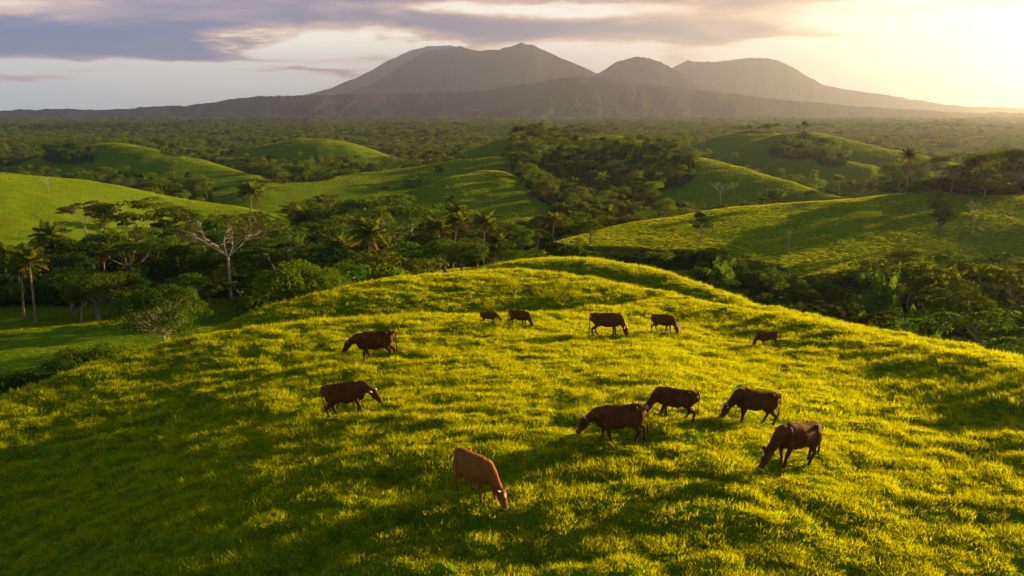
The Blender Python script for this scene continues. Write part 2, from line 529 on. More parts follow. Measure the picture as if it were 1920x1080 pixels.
def build_mountains():
    azs = np.radians(np.concatenate([np.arange(-60, -36, .5), np.arange(-36, 36, .055), np.arange(36, 60, .5)]))
    rs = np.concatenate([np.arange(3300, 10500, 42.0), np.arange(10500, 15500, 90.0)])
    Rr, Aa = np.meshgrid(rs, azs, indexing='ij')
    sh = Rr.shape
    x = (Rr * np.sin(Aa)).ravel()
    y = (Rr * np.cos(Aa)).ravel()
    r = Rr.ravel()
    a = Aa.ravel()
    z = np.full(r.shape, -60.0)
    warp = fbm(x / 900, y / 900, 3, 20)
    for i, (pts, D, wn, wf, ro) in enumerate(MOUNTS):
        A = np.array([px2ae(*p)[0] for p in pts])
        T = np.array([px2ae(*p)[1] for p in pts])
        fine = np.arange(-1.2, 1.2, .0006)
        k = np.exp(-.5 * (np.arange(-10, 11) / 2.2) ** 2)
        k /= k.sum()
        tf = np.convolve(np.pad(np.interp(fine, A, T), 10, mode='edge'), k, 'valid')
        t = np.interp(a, fine, tf)
        t = t + fbm(a * 90 + 7 * i, a * 0 + i, 4, 28) * .0012 * ro
        t = t - np.clip(A[0] - a, 0, .5) * .30 - np.clip(a - A[-1], 0, .5) * .30
        lo = min(T[0], T[-1], 0.0)
        Hc = CZ + t * D + 40
        dr = r - D
        w = np.where(dr < 0, wn, wf)
        s = np.abs(dr) / w
        prof = np.where(s < 1, (1 - s) ** 1.25 * 0.72 + 0.28 * np.exp(-(s * 2.2) ** 2), 0)
        prof = prof / 1.0
        # gullies running down the flanks
        gul = 1 - np.abs(2 * vnoise((a * D) / 260 + 0.9 * warp + dr / 1500, dr / 1600 + 5 * i, 10 + i) - 1)
        gul2 = 1 - np.abs(2 * vnoise((a * D) / 95 + 1.5 * warp, dr / 700 + 3 * i, 15 + i) - 1)
        side = np.clip(s * 6, 0, 1) * np.clip((1 - s) * 2, 0, 1)
        zz = -60 + np.maximum(Hc + 20, 0) * prof
        side = side * (Hc > 60)
        zz = zz - side * ro * (Hc * 0.36 * gul + Hc * .18 * gul2)
        z = np.maximum(z, zz)
    z = z + fbm(x / 120, y / 120, 2, 24) * 5
    bumps = vnoise(x / 26, y / 26, 26) * 7 + vnoise(x / 60, y / 60, 27) * 5
    z = z + bumps
    nr, na = sh
    idx = np.arange(nr * na).reshape(nr, na)
    q = np.stack([idx[:-1, :-1], idx[:-1, 1:], idx[1:, 1:], idx[1:, :-1]], -1).reshape(-1, 4)[:, ::-1]
    m, N = new_mat('mountain_forest')
    geo = N.n('ShaderNodeNewGeometry')
    n1 = N.noise(geo.outputs['Position'], 0.05, 4.0, .7)
    n2 = N.noise(geo.outputs['Position'], 0.0016, 4.0, .6)
    c = N.mix(N.ss(n1, .35, .7), (0.008, 0.022, 0.014), (0.040, 0.056, 0.028))
    c = N.mix(N.m('MULTIPLY', N.ss(n2, .52, .7), .5), c, (0.085, 0.08, 0.05))
    b = N.n('ShaderNodeBump', {'Height': n1, 'Strength': 1.0, 'Distance': 14.0})
    d = N.n('ShaderNodeBsdfDiffuse', {'Color': c, 'Normal': b})
    N.n('ShaderNodeOutputMaterial', {0: d})
    ob = mesh_obj('mountains', np.stack([x, y, z], 1), q, None, m, smooth=True)
    tag(ob, kind='structure')


build_mountains()
# ------------------------------------------------------------------ plant materials
def leaf_mat(name, dark, light, trans, tfac=.35):
    m, N = new_mat(name)
    oi = N.n('ShaderNodeObjectInfo')
    geo = N.n('ShaderNodeNewGeometry')
    rnd = oi.outputs['Random']
    n = N.noise(geo.outputs['Position'], 0.45, 2.0, .6)
    isl = geo.outputs['Random Per Island']
    f = N.m('ADD', N.m('MULTIPLY', N.ss(n, .35, .65), .55), N.m('MULTIPLY', isl, .45))
    c = N.mix(f, dark, light)
    hsv = N.n('ShaderNodeHueSaturation', {'Hue': N.m('ADD', .475, N.m('MULTIPLY', rnd, .045)), 'Saturation': 1.0,
                                          'Value': N.m('ADD', .7, N.m('MULTIPLY', rnd, .6)), 'Color': c})
    d = N.n('ShaderNodeBsdfDiffuse', {'Color': hsv})
    tcol = N.mix(.65, hsv, trans)
    t = N.n('ShaderNodeBsdfTranslucent', {'Color': tcol})
    mx = N.n('ShaderNodeMixShader', {0: tfac, 1: d, 2: t})
    N.n('ShaderNodeOutputMaterial', {0: mx})
    return m


def bark_mat(name, a, b, scale=3.0):
    m, N = new_mat(name)
    tcn = N.n('ShaderNodeTexCoord')
    mp = N.n('ShaderNodeMapping', {'Vector': tcn.outputs['Object'], 'Scale': (1, 1, .35)})
    n = N.noise(mp.outputs[0], scale, 5.0, .65)
    c = N.mix(N.ss(n, .3, .7), a, b)
    bp = N.n('ShaderNodeBump', {'Height': n, 'Strength': .6, 'Distance': .05})
    d = N.n('ShaderNodeBsdfDiffuse', {'Color': c, 'Normal': bp})
    N.n('ShaderNodeOutputMaterial', {0: d})
    return m


M = {
    'leaf_hero': leaf_mat('dark_glossy_leaves', (0.012, 0.040, 0.005), (0.045, 0.105, 0.010), (0.24, 0.30, 0.02), .32),
    'leaf': leaf_mat('broad_leaves', (0.018, 0.056, 0.006), (0.062, 0.145, 0.012), (0.18, 0.30, 0.012)),
    'leaf_olive': leaf_mat('feathery_leaves', (0.024, 0.060, 0.006), (0.078, 0.145, 0.012), (0.24, 0.30, 0.012)),
    'leaf_bright': leaf_mat('bright_leaves', (0.042, 0.110, 0.006), (0.110, 0.220, 0.012), (0.30, 0.42, 0.01)),
    'leaf_dark': leaf_mat('dark_leaves', (0.010, 0.034, 0.007), (0.030, 0.072, 0.012), (0.10, 0.12, 0.01), .2),
    'leaf_brown': leaf_mat('rusty_leaves', (0.050, 0.034, 0.018), (0.13, 0.085, 0.045), (0.25, 0.14, 0.05), .25),
    'palm': leaf_mat('palm_leaves', (0.024, 0.062, 0.006), (0.085, 0.140, 0.014), (0.30, 0.34, 0.02), .35),
    'palm_dead': leaf_mat('dead_palm_leaves', (0.10, 0.055, 0.02), (0.22, 0.13, 0.05), (0.4, 0.22, 0.06), .3),
    'bark': bark_mat('grey_bark', (0.10, 0.085, 0.06), (0.26, 0.23, 0.17)),
    'bark_pale': bark_mat('pale_bark', (0.28, 0.25, 0.19), (0.50, 0.46, 0.37)),
    'bark_palm': bark_mat('palm_bark', (0.13, 0.11, 0.085), (0.30, 0.26, 0.20), 6.0),
}


# ------------------------------------------------------------------ plant geometry
class Geo:
    def __init__(self):
        self.v, self.q, self.n = [], [], 0

    def add(self, v, q):
        self.v.append(np.asarray(v, np.float32))
        self.q.append(np.asarray(q, np.int64) + self.n)
        self.n += len(v)

    def tube(self, pts, rad, k=6, cap=True):
        pts = np.asarray(pts, float)
        rad = np.asarray(rad, float)
        n = len(pts)
        tg = np.gradient(pts, axis=0)
        tg /= np.linalg.norm(tg, axis=1, keepdims=True) + 1e-9
        ref = np.where(np.abs(tg[:, 2:3]) > .9, np.array([[1., 0, 0]]), np.array([[0, 0, 1.]]))
        s = np.cross(tg, ref)
        s /= np.linalg.norm(s, axis=1, keepdims=True) + 1e-9
        t = np.cross(s, tg)
        ang = np.arange(k) * 2 * math.pi / k
        ring = pts[:, None] + rad[:, None, None] * (np.cos(ang)[None, :, None] * s[:, None] + np.sin(ang)[None, :, None] * t[:, None])
        idx = np.arange(n * k).reshape(n, k)
        j = np.roll(idx, -1, axis=1)
        q = np.stack([idx[:-1], j[:-1], j[1:], idx[1:]], -1).reshape(-1, 4)
        self.add(ring.reshape(-1, 3), q)

    def leaves(self, pos, size, nrm, g, aspect=.55):
        """one folded diamond leaf per point"""
        n = len(pos)
        nrm = nrm / (np.linalg.norm(nrm, axis=1, keepdims=True) + 1e-9)
        rv = g.normal(size=(n, 3))
        t = np.cross(nrm, rv)
        t /= np.linalg.norm(t, axis=1, keepdims=True) + 1e-9
        b = np.cross(nrm, t)
        L = (size * .5)[:, None]
        Wd = L * aspect
        v = np.stack([pos - t * L, pos - b * Wd + nrm * Wd * .2, pos + t * L, pos + b * Wd + nrm * Wd * .2], 1)
        self.add(v.reshape(-1, 3), np.arange(4 * n).reshape(n, 4))

    def obj(self, name, mat, link=False, smooth=False):
        return mesh_obj(name, np.concatenate(self.v), np.concatenate(self.q), None, mat, smooth=smooth, link=link)


def clump(G, g, c, rad, n, size, up=.6):
    """leaves filling the shell of one lobe"""
    d = g.normal(size=(n, 3))
    d /= np.linalg.norm(d, axis=1, keepdims=True)
    d[:, 2] = np.where(d[:, 2] < -.35, -d[:, 2], d[:, 2])
    rr = g.uniform(.55, 1.06, (n, 1)) ** .6
    p = np.asarray(c) + d * rr * np.asarray(rad)
    nn = d * np.array([1, 1, 1.3]) + g.normal(size=(n, 3)) * .55 + np.array([0, 0, up])
    G.leaves(p, g.uniform(.7, 1.3, n) * size, nn, g)


def limb(G, g, p0, p1, r0, r1, bend=.12, k=5, segs=5):
    p0 = np.asarray(p0, float)
    p1 = np.asarray(p1, float)
    t = np.linspace(0, 1, segs)
    L = np.linalg.norm(p1 - p0)
    off = g.normal(size=3) * bend * L
    pts = p0 + (p1 - p0) * t[:, None] + off * (np.sin(t * math.pi))[:, None] * .5
    pts[:, 2] += np.sin(t * math.pi) * -.04 * L
    G.tube(pts, r0 + (r1 - r0) * t, k)
    return pts


def round_tree(seed, h=10, spread=4.5, lobes=16, per=150, leaf=.42, trunk=.35, base=.25, squash=.75, thick=1.0, lob=(.26, .46)):
    """broad crown on a forked trunk -> trunk geo, crown geo"""
    g = np.random.default_rng(seed)
    T, C = Geo(), Geo()
    r = (h * .022 + .06) * thick
    fork = np.array([g.normal() * .2, g.normal() * .2, h * trunk])
    limb(T, g, (0, 0, -.6), fork, r * 1.35, r, .04, 7)
    cz = h * (base + 1) / 2
    hz = h * (1 - base) / 2
    for i in range(lobes):
        th = i * 2.4 + g.uniform(-.4, .4)
        ph = g.uniform(-.75, 1)
        rr = math.sqrt(max(.05, 1 - ph * ph)) * g.uniform(.45, .88) * spread
        c = np.array([math.cos(th) * rr, math.sin(th) * rr, cz + ph * hz * .66])
        lr = spread * g.uniform(*lob)
        limb(T, g, fork + np.array([0, 0, g.uniform(-.3, .1) * h * trunk]), c, r * .45, r * .1, .15)
        n = int(per * (lr / (spread * .36)) ** 2)
        clump(C, g, c, (lr, lr, lr * squash), n, leaf)
    clump(C, g, (0, 0, cz), (spread * .55, spread * .55, hz * .7), per, leaf)
    return T, C


def umbrella_tree(seed, h=13, spread=8, leaf=.40, per=130, nbr=6, tiers=2, dense=1.0, trunk=.45, thick=.7, ntip=5):
    """flat layered crown over long spreading limbs"""
    g = np.random.default_rng(seed)
    T, C = Geo(), Geo()
    r = (h * .02 + .08) * thick
    fork = np.array([g.normal() * .4, g.normal() * .4, h * trunk])
    limb(T, g, (0, 0, -.6), fork, r * 1.3, r * .9, .05, 7)
    for i in range(nbr):
        th = i * 2 * math.pi / nbr + g.uniform(-.35, .35)
        L = spread * g.uniform(.45, .62)
        mid = fork + np.array([math.cos(th) * L, math.sin(th) * L, h * (.86 - trunk) * g.uniform(.6, .85)])
        limb(T, g, fork, mid, r * .6, r * .3, .12, 5)
        for j in range(ntip):
            t2 = th + g.uniform(-.75, .75)
            L2 = spread * g.uniform(.15, .50)
            tip = mid + np.array([math.cos(t2) * L2, math.sin(t2) * L2, h * g.uniform(.02, .15)])
            dd = math.hypot(tip[0], tip[1]) / spread
            tip[2] = min(tip[2], h * (1.0 - .16 * dd * dd))
            limb(T, g, mid, tip, r * .26, r * .06, .14, 4)
            for q in range(2):
                pr = spread * g.uniform(.14, .24)
                cc = tip + np.array([g.normal() * pr * .6, g.normal() * pr * .6, g.uniform(-.25, .35)])
                clump(C, g, cc, (pr, pr, pr * .26), int(per * dense), leaf, 1.3)
    for q in range(int(7 * dense)):
        th = g.uniform(0, 6.3)
        rr = spread * .45 * math.sqrt(g.uniform(0, 1))
        pr = spread * g.uniform(.15, .25)
        clump(C, g, (math.cos(th) * rr, math.sin(th) * rr, h * g.uniform(.9, 1.0)), (pr, pr, pr * .26), int(per * dense), leaf, 1.3)
    return T, C


def tall_tree(seed, h=17, leaf=.42, per=110):
    """thin straight pale stem with a small high crown"""
    g = np.random.default_rng(seed)
    T, C = Geo(), Geo()
    top = np.array([g.normal() * .5, g.normal() * .5, h * .78])
    limb(T, g, (0, 0, -.6), top, .24, .12, .03, 6, 7)
    for i in range(9):
        th = i * 2.4
        rr = g.uniform(.5, 2.6)
        c = top + np.array([math.cos(th) * rr, math.sin(th) * rr, h * g.uniform(-.12, .2)])
        limb(T, g, top - np.array([0, 0, h * .1]), c, .08, .03, .1, 4)
        clump(C, g, c, (1.5, 1.5, .8), per, leaf)
    return T, C


def bare_tree(seed, h=9, spread=4, leafy=0.0, leaf=.4, trunk=.4, nb=5):
    g = np.random.default_rng(seed)
    T, C = Geo(), Geo()
    r = h * .011 + .03
    fork = np.array([g.normal() * .3, g.normal() * .3, h * trunk])
    limb(T, g, (0, 0, -.6), fork, r * 1.25, r, .04, 7)

    def grow(p, d, L, rr, lev):
        tip = p + d * L
        limb(T, g, p, tip, rr, rr * .55, .16, 4 if lev else 5)
        if lev >= 3:
            if leafy > 0:
                clump(C, g, tip, (.9, .9, .3), int(26 * leafy), leaf, 1.2)
            return
        for k in range(3 if lev else 3):
            nd = d + g.normal(size=3) * .55
            nd[2] = abs(nd[2]) * .6 + .12
            nd /= np.linalg.norm(nd)
            grow(tip - d * L * g.uniform(0, .25), nd, L * g.uniform(.5, .75), rr * .55, lev + 1)
    for i in range(nb):
        th = i * 2 * math.pi / nb + g.uniform(-.3, .3)
        d = np.array([math.cos(th) * spread / h * 1.5, math.sin(th) * spread / h * 1.5, g.uniform(.55, 1.0)])
        d /= np.linalg.norm(d)
        grow(fork, d, h * (1 - trunk) * .46, r * .55, 0)
    if leafy <= 0:
        clump(C, g, fork + np.array([0, 0, h * .35]), (.5, .5, .3), 6, .2)
    return T, C


def palm(seed, h=12, nf=28, L=4.6, lean=.08, nl=24, bottom=0):
    g = np.random.default_rng(seed)
    T, C, D = Geo(), Geo(), Geo()
    t = np.linspace(0, 1, 9)
    a = g.uniform(0, 6.3)
    off = h * lean * (t ** 1.7)
    pts = np.stack([np.cos(a) * off, np.sin(a) * off, -.5 + (h + .5) * t], 1)
    if h > 2:
        T.tube(pts, .26 - .11 * t + .12 * np.exp(-t * 14), 8)
    top = pts[-1]
    for i in range(nf):
        th = i * 2.399 + g.uniform(-.2, .2)
        k = i / (nf - 1)
        e0 = R(80 - 95 * k + g.uniform(-8, 8))       # young fronds upright, old ones hanging
        Lf = L * g.uniform(.85, 1.1) * (1 if k > .1 else .8)
        s = np.linspace(0, 1, 9)
        droop = (.95 + .5 * g.random()) * (1 - .35 * (k > .85))
        ang = e0 - droop * s ** 1.4
        ds = Lf / 8
        hx = np.concatenate([[0], np.cumsum(np.cos(ang[:-1]) * ds)])
        hz = np.concatenate([[0], np.cumsum(np.sin(ang[:-1]) * ds)])
        fr = np.stack([top[0] + np.cos(th) * hx, top[1] + np.sin(th) * hx, top[2] + hz], 1)
        tgt = D if (k > .93 and bottom) else C
        tgt.tube(fr, .055 - .045 * s, 3)
        side = np.array([-math.sin(th), math.cos(th), 0])
        ss = np.linspace(.12, .99, nl)
        for sg in (-1, 1):
            base = np.stack([np.interp(ss, s, fr[:, c]) for c in range(3)], 1)
            tan = np.stack([np.interp(ss, s, np.gradient(fr[:, c])) for c in range(3)], 1)
            tan /= np.linalg.norm(tan, axis=1, keepdims=True)
            ll = L * .27 * np.sin(np.clip(ss * 1.05 + .12, 0, 1) * math.pi) ** .6 * g.uniform(.85, 1.15, nl)
            dirv = side * sg * .8 + tan * .62 + np.array([0, 0, -.42]) + g.normal(size=(nl, 3)) * .09
            dirv /= np.linalg.norm(dirv, axis=1, keepdims=True)
            wv = tan * (L * .034)
            mid = base + dirv * ll[:, None] * .55
            tip = base + dirv * ll[:, None] + np.array([0, 0, -1.0]) * (ll * .22)[:, None]
            v = np.stack([base - wv * .5, base + wv * .5, mid + wv * .6, mid - wv * .6, tip + wv * .12, tip - wv * .12], 1).reshape(-1, 3)
            b = np.arange(nl) * 6
            q = np.concatenate([np.stack([b, b + 1, b + 2, b + 3], 1), np.stack([b + 3, b + 2, b + 4, b + 5], 1)])
            tgt.add(v, q)
    return T, C, D


def shrub(seed, r=1.6, h=1.6, per=110, leaf=.32, lobes=7):
    g = np.random.default_rng(seed)
    C = Geo()
    for i in range(lobes):
        th = i * 2.4
        rr = r * g.uniform(.2, .75)
        lr = r * g.uniform(.4, .6)
        clump(C, g, (math.cos(th) * rr, math.sin(th) * rr, h * g.uniform(.3, .7)), (lr, lr, lr * .75), per, leaf)
    C2 = Geo()
    for i in range(5):
        th = g.uniform(0, 6.3)
        limb(C2, g, (0, 0, -.3), (math.cos(th) * r * .4, math.sin(th) * r * .4, h * .7), .06, .02)
    return C2, C


# prototypes: kind -> list of (parts), each part = (part name, mesh)
PROTO = {}


def proto(kind, geos, mats, names=('trunk', 'crown', 'dead_fronds')):
    parts = []
    for gm, mt, nm in zip(geos, mats, names):
        if gm is not None and gm.v:
            o = gm.obj(nm, mt)
            parts.append((nm, o.data))
            bpy.data.objects.remove(o)
    PROTO.setdefault(kind, []).append(parts)


for s in range(4):
    g_ = np.random.default_rng(100 + s)
    proto('broadleaf_tree', round_tree(s, h=10, spread=[4.6, 5.4, 4.0, 5.0][s], lobes=[16, 20, 14, 18][s], squash=.7, leaf=.46, per=150), (M['bark'], [M['leaf'], M['leaf_olive'], M['leaf'], M['leaf_dark']][s]))
for s in range(4):
    proto('umbrella_tree', umbrella_tree(20 + s, h=13, spread=[8.5, 7, 9.5, 6][s], nbr=[6, 5, 7, 5][s], per=95, leaf=.50), (M['bark'], [M['leaf_olive'], M['leaf'], M['leaf_olive'], M['leaf_olive']][s]))
for s in range(3):
    proto('tall_tree', tall_tree(40 + s, h=[16, 18, 14][s]), (M['bark_pale'], [M['leaf'], M['leaf_olive'], M['leaf']][s]))
for s in range(4):
    proto('coconut_palm', palm(60 + s, h=[10.5, 12.5, 8.5, 11.5][s], lean=[.05, .1, .14, .03][s], bottom=1), (M['bark_palm'], M['palm'], M['palm_dead']))
for s in range(3):
    proto('shrub', shrub(80 + s), (M['bark'], [M['leaf'], M['leaf_bright'], M['leaf_dark']][s]), ('stem', 'foliage'))
for s in range(2):
    proto('fan_palm', palm(90 + s, h=1.2, nf=16, L=4.0, nl=18), (None, M['leaf']), ('trunk', 'fronds'))
proto('bare_tree', bare_tree(70, 9, 4.2, .0), (M['bark_pale'], M['leaf_olive']))
proto('bare_tree', bare_tree(71, 9, 4.6, .35), (M['bark_pale'], M['leaf_olive']))


def place(name, parts, loc, scale=1.0, rot=0.0, sz=None):
    root = bpy.data.objects.new(name, None)
    COL.objects.link(root)
    root.location = loc
    root.rotation_euler = (0, 0, rot)
    root.scale = (scale, scale, scale * (sz or 1.0))
    root.empty_display_size = .3
    for nm, me in parts:
        o = bpy.data.objects.new(nm, me)
        COL.objects.link(o)
        o.parent = root
    return root


def scatter(name, points, rots, scales, kinds, meshes, zscale=None, kind='stuff'):
    """ONE object of kind stuff: instances on points"""
    n = len(points)
    me = bpy.data.meshes.new(name)
    me.vertices.add(n)
    me.vertices.foreach_set('co', np.asarray(points, np.float32).ravel())
    ob = bpy.data.objects.new(name, me)
    COL.objects.link(ob)
    sc = np.stack([scales, scales, scales * (zscale if zscale is not None else 1)], 1)
    for nm, typ, dat, key in (('rot', 'FLOAT_VECTOR', rots, 'vector'), ('scl', 'FLOAT_VECTOR', sc, 'vector'), ('idx', 'INT', kinds, 'value')):
        at = me.attributes.new(nm, typ, 'POINT')
        at.data.foreach_set(key, np.asarray(dat, np.int32 if typ == 'INT' else np.float32).ravel())
    ng = bpy.data.node_groups.new(name, 'GeometryNodeTree')
    ng.interface.new_socket('Geometry', in_out='INPUT', socket_type='NodeSocketGeometry')
    ng.interface.new_socket('Geometry', in_out='OUTPUT', socket_type='NodeSocketGeometry')
    nd = ng.nodes
    gi, go = nd.new('NodeGroupInput'), nd.new('NodeGroupOutput')
    iop = nd.new('GeometryNodeInstanceOnPoints')
    join = nd.new('GeometryNodeJoinGeometry')
    for k, msh in reversed(list(enumerate(meshes))):
        src = bpy.data.objects.new('%s_source' % name, msh)
        oi = nd.new('GeometryNodeObjectInfo')
        oi.inputs['Object'].default_value = src
        oi.inputs['As Instance'].default_value = True
        ng.links.new(oi.outputs['Geometry'], join.inputs[0])

    def attr(nm, typ):
        a = nd.new('GeometryNodeInputNamedAttribute')
        a.data_type = typ
        a.inputs['Name'].default_value = nm
        return [o for o in a.outputs if o.enabled][0]
    e2r = nd.new('FunctionNodeEulerToRotation')
    ng.links.new(attr('rot', 'FLOAT_VECTOR'), e2r.inputs[0])
    ng.links.new(gi.outputs[0], iop.inputs['Points'])
    ng.links.new(join.outputs[0], iop.inputs['Instance'])
    iop.inputs['Pick Instance'].default_value = True
    ng.links.new(attr('idx', 'INT'), iop.inputs['Instance Index'])
    ng.links.new(e2r.outputs[0], iop.inputs['Rotation'])
    ng.links.new(attr('scl', 'FLOAT_VECTOR'), iop.inputs['Scale'])
    ng.links.new(iop.outputs[0], go.inputs[0])
    md = ob.modifiers.new('scatter', 'NODES')
    md.node_group = ng
    tag(ob, kind=kind)
    return ob
# ------------------------------------------------------------------ grass
def grass_mat(name, root, tip, trans, tf=.5):
    m, N = new_mat(name)
    geo = N.n('ShaderNodeNewGeometry')
    tcn = N.n('ShaderNodeTexCoord')
    hz = N.n('ShaderNodeSeparateXYZ', {0: tcn.outputs['Object']}).outputs[2]
    isl = geo.outputs['Random Per Island']
    patch = N.noise(geo.outputs['Position'], .12, 3.0, .6)
    patch2 = N.noise(geo.outputs['Position'], .7, 2.0, .6)
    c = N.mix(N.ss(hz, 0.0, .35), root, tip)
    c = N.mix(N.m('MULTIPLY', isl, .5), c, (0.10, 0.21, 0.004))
    dryf = N.m('MULTIPLY', N.ss(patch, .55, .75), N.m('GREATER_THAN', isl, .55))
    c = N.mix(N.m('MULTIPLY', dryf, .5), c, (0.24, 0.22, 0.008))
    c = N.mix(N.m('MULTIPLY', N.m('GREATER_THAN', isl, .955), .9), c, (0.32, 0.26, 0.02))
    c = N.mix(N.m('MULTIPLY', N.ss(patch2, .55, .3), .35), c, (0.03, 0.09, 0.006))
    d = N.n('ShaderNodeBsdfDiffuse', {'Color': c})
    t = N.n('ShaderNodeBsdfTranslucent', {'Color': N.mix(.75, c, trans)})
    mx = N.n('ShaderNodeMixShader', {0: tf, 1: d, 2: t})
    N.n('ShaderNodeOutputMaterial', {0: mx})
    return m


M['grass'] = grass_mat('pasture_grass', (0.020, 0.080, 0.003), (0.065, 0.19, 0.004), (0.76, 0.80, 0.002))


def tuft(seed, n=46, rad=.38, h=.42, w=.016, lean=.5, mat=None):
    g = np.random.default_rng(seed)
    th = g.uniform(0, 6.283, n)
    rr = rad * np.sqrt(g.uniform(0, 1, n))
    base = np.stack([np.cos(th) * rr, np.sin(th) * rr, np.full(n, -.06)], 1)
    hh = h * g.uniform(.55, 1.25, n)
    la = th + g.normal(size=n) * .9
    ln = lean * g.uniform(.3, 1.3, n) * hh
    out = np.stack([np.cos(la), np.sin(la), np.zeros(n)], 1)
    fa = g.uniform(0, math.pi, n)
    side = np.stack([np.cos(fa), np.sin(fa), np.zeros(n)], 1) * (w * g.uniform(.6, 1.4, n))[:, None]
    up = np.array([0, 0, 1.])
    p1 = base + out * (ln * .25)[:, None] + up * (hh * .55)[:, None]
    p2 = base + out * ln[:, None] + up * hh[:, None]
    v = np.stack([base - side, base + side, p1 + side * .8, p1 - side * .8, p2 + side * .12, p2 - side * .12], 1).reshape(-1, 3)
    b = np.arange(n) * 6
    q = np.concatenate([np.stack([b, b + 1, b + 2, b + 3], 1), np.stack([b + 3, b + 2, b + 4, b + 5], 1)])
    o = mesh_obj('grass_tuft', v, q, None, mat, link=False)
    me = o.data
    bpy.data.objects.remove(o)
    return me


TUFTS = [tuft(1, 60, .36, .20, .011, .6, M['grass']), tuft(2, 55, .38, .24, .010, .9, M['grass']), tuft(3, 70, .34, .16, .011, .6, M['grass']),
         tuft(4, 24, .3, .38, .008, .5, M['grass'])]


def strata(r0, r1, a0, a1, n, g):
    r = np.sqrt(g.uniform(r0 * r0, r1 * r1, n))
    a = g.uniform(a0, a1, n)
    return r, a


def on_ground(x, y, near=True):
    z, frac, P = terrain(x, y, True)
    r = np.hypot(x, y)
    nr = np.clip((130 - r) / 20, 0, 1) * np.clip(frac * 4 - .5, 0, 1)
    z2 = z + tussock(x, y) * nr
    return z, z2, frac


def build_grass():
    g = np.random.default_rng(5)
    PX, SC, ZS, KI = [], [], [], []
    AM = R(33.5)
    bands = [(14, 26, 24.0, .70), (26, 40, 17.0, .80), (40, 60, 11.0, .95), (60, 80, 7.0, 1.15), (80, 100, 5.0, 1.35), (100, 145, 3.0, 1.5),
             (145, 200, 2.4, 1.3), (200, 300, 1.5, 1.4), (300, 450, .7, 1.7), (450, 700, .55, 1.6), (700, 1050, .30, 2.0)]
    for (r0, r1, den, sc) in bands:
        area = AM * (r1 * r1 - r0 * r0)
        n = int(area * den)
        r, a = strata(r0, r1, -AM, AM, n, g)
        x, y = r * np.sin(a), r * np.cos(a)
        z0, z, frac = on_ground(x, y)
        pm = pasture_mask(x, y, z0, frac)
        # drop what faces away far behind a crest: keep only what can be seen
        ok = pm & ~((a < -.19) & (r > 104) & (r < 175) & (g.uniform(size=len(x)) < .6))
        el = (z + .5 - CZ) / r
        blk = np.zeros(len(x), bool)
        for f in np.linspace(.25, .985, 40):
            zt = terrain(x * f, y * f)
            blk |= (zt - CZ) / (r * f) > el + .004
        ok &= ~blk
        if r0 >= 450:
            ok &= frac > .72
        x, y, z, r = x[ok], y[ok], z[ok], r[ok]
        lump = vnoise(x / 1.0, y / .7, 30) if r1 < 130 else vnoise(x / 6, y / 4, 30)
        big = vnoise(x / 9, y / 6, 45)
        s = sc * g.uniform(.75, 1.25, len(x)) * np.where(r < 130, .70 + .6 * lump, .9 + .2 * lump)
        zs = (.55 + .35 * big) * np.where(r > 145, np.where(r > 200, .32, .55), 1.0)
        zs = np.where((x < -60) & (r < 175) & (r > 100), zs * .7, zs)
        for cx_, cy_ in COW_AT:
            dd = np.hypot(x - cx_, y - cy_)
            zs = zs * (1 - .55 * np.exp(-(dd / 1.5) ** 4))
        PX.append(np.stack([x, y, z], 1))
        SC.append(s)
        ZS.append(zs)
        k = g.choice(4, len(x), p=[.42, .25, .25, .08])
        KI.append(k)
    P = np.concatenate(PX)
    n = len(P)
    rot = np.stack([g.normal(size=n) * .12, g.normal(size=n) * .12, g.uniform(0, 6.28, n)], 1)
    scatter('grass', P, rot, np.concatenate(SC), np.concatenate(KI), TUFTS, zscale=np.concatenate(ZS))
    print('grass tufts', n)


# ------------------------------------------------------------------ trees
NOM = {'broadleaf_tree': 10.0, 'umbrella_tree': 13.4, 'tall_tree': 18.0, 'coconut_palm': 13.5, 'shrub': 2.0, 'fan_palm': 4.6, 'bare_tree': 9.6}
WIDE = {'broadleaf_tree': 10.5, 'umbrella_tree': 16.0, 'tall_tree': 6.0, 'coconut_palm': 8.0, 'shrub': 3.6, 'fan_palm': 6.5, 'bare_tree': 8.5}
SAY = {'broadleaf_tree': 'broadleaf tree', 'umbrella_tree': 'umbrella tree', 'tall_tree': 'thin-stemmed tree', 'coconut_palm': 'coconut palm',
       'shrub': 'shrub', 'fan_palm': 'low stemless palm', 'bare_tree': 'bare pale tree'}
CAT = {'broadleaf_tree': 'tree', 'umbrella_tree': 'tree', 'tall_tree': 'tree', 'coconut_palm': 'palm', 'shrub': 'shrub', 'fan_palm': 'palm', 'bare_tree': 'tree'}
trng = random.Random(11)
TREES = []          # (kind, x, y, z, scale, height)
FIXED = []


def crest_at(u, r):
    a, _ = px2ae(u, 400)
    x, y = r * math.sin(a), r * math.cos(a)
    return Vector((x, y, gz(x, y)))


def spot(kind, u, vb, vt, label, var=None, r=None, rot=None, wide=1.0, group=None, name=None, parts=None, nom=None):
    """a tree that can be told apart: base pixel, top pixel"""
    if r is None:
        p, rr = ground_px(u, vb, 30, 2500)
    else:
        p, rr = crest_at(u, r), r
    _, t = px2ae(u, vt)
    h = max(CZ + t * rr - p.z, 0.6)
    nm = nom or NOM[kind]
    sc = h / nm
    if parts is None:
        pr = PROTO[kind]
        parts = pr[(var if var is not None else trng.randrange(len(pr))) % len(pr)]
    root = place(name or kind, parts, p, sc * wide, rot if rot is not None else trng.uniform(0, 6.28), 1.0 / wide)
    tag(root, label, CAT[kind], group)
    FIXED.append((p.x, p.y, WIDE[kind] * sc * wide * .5, h, p.z, kind))
    return root


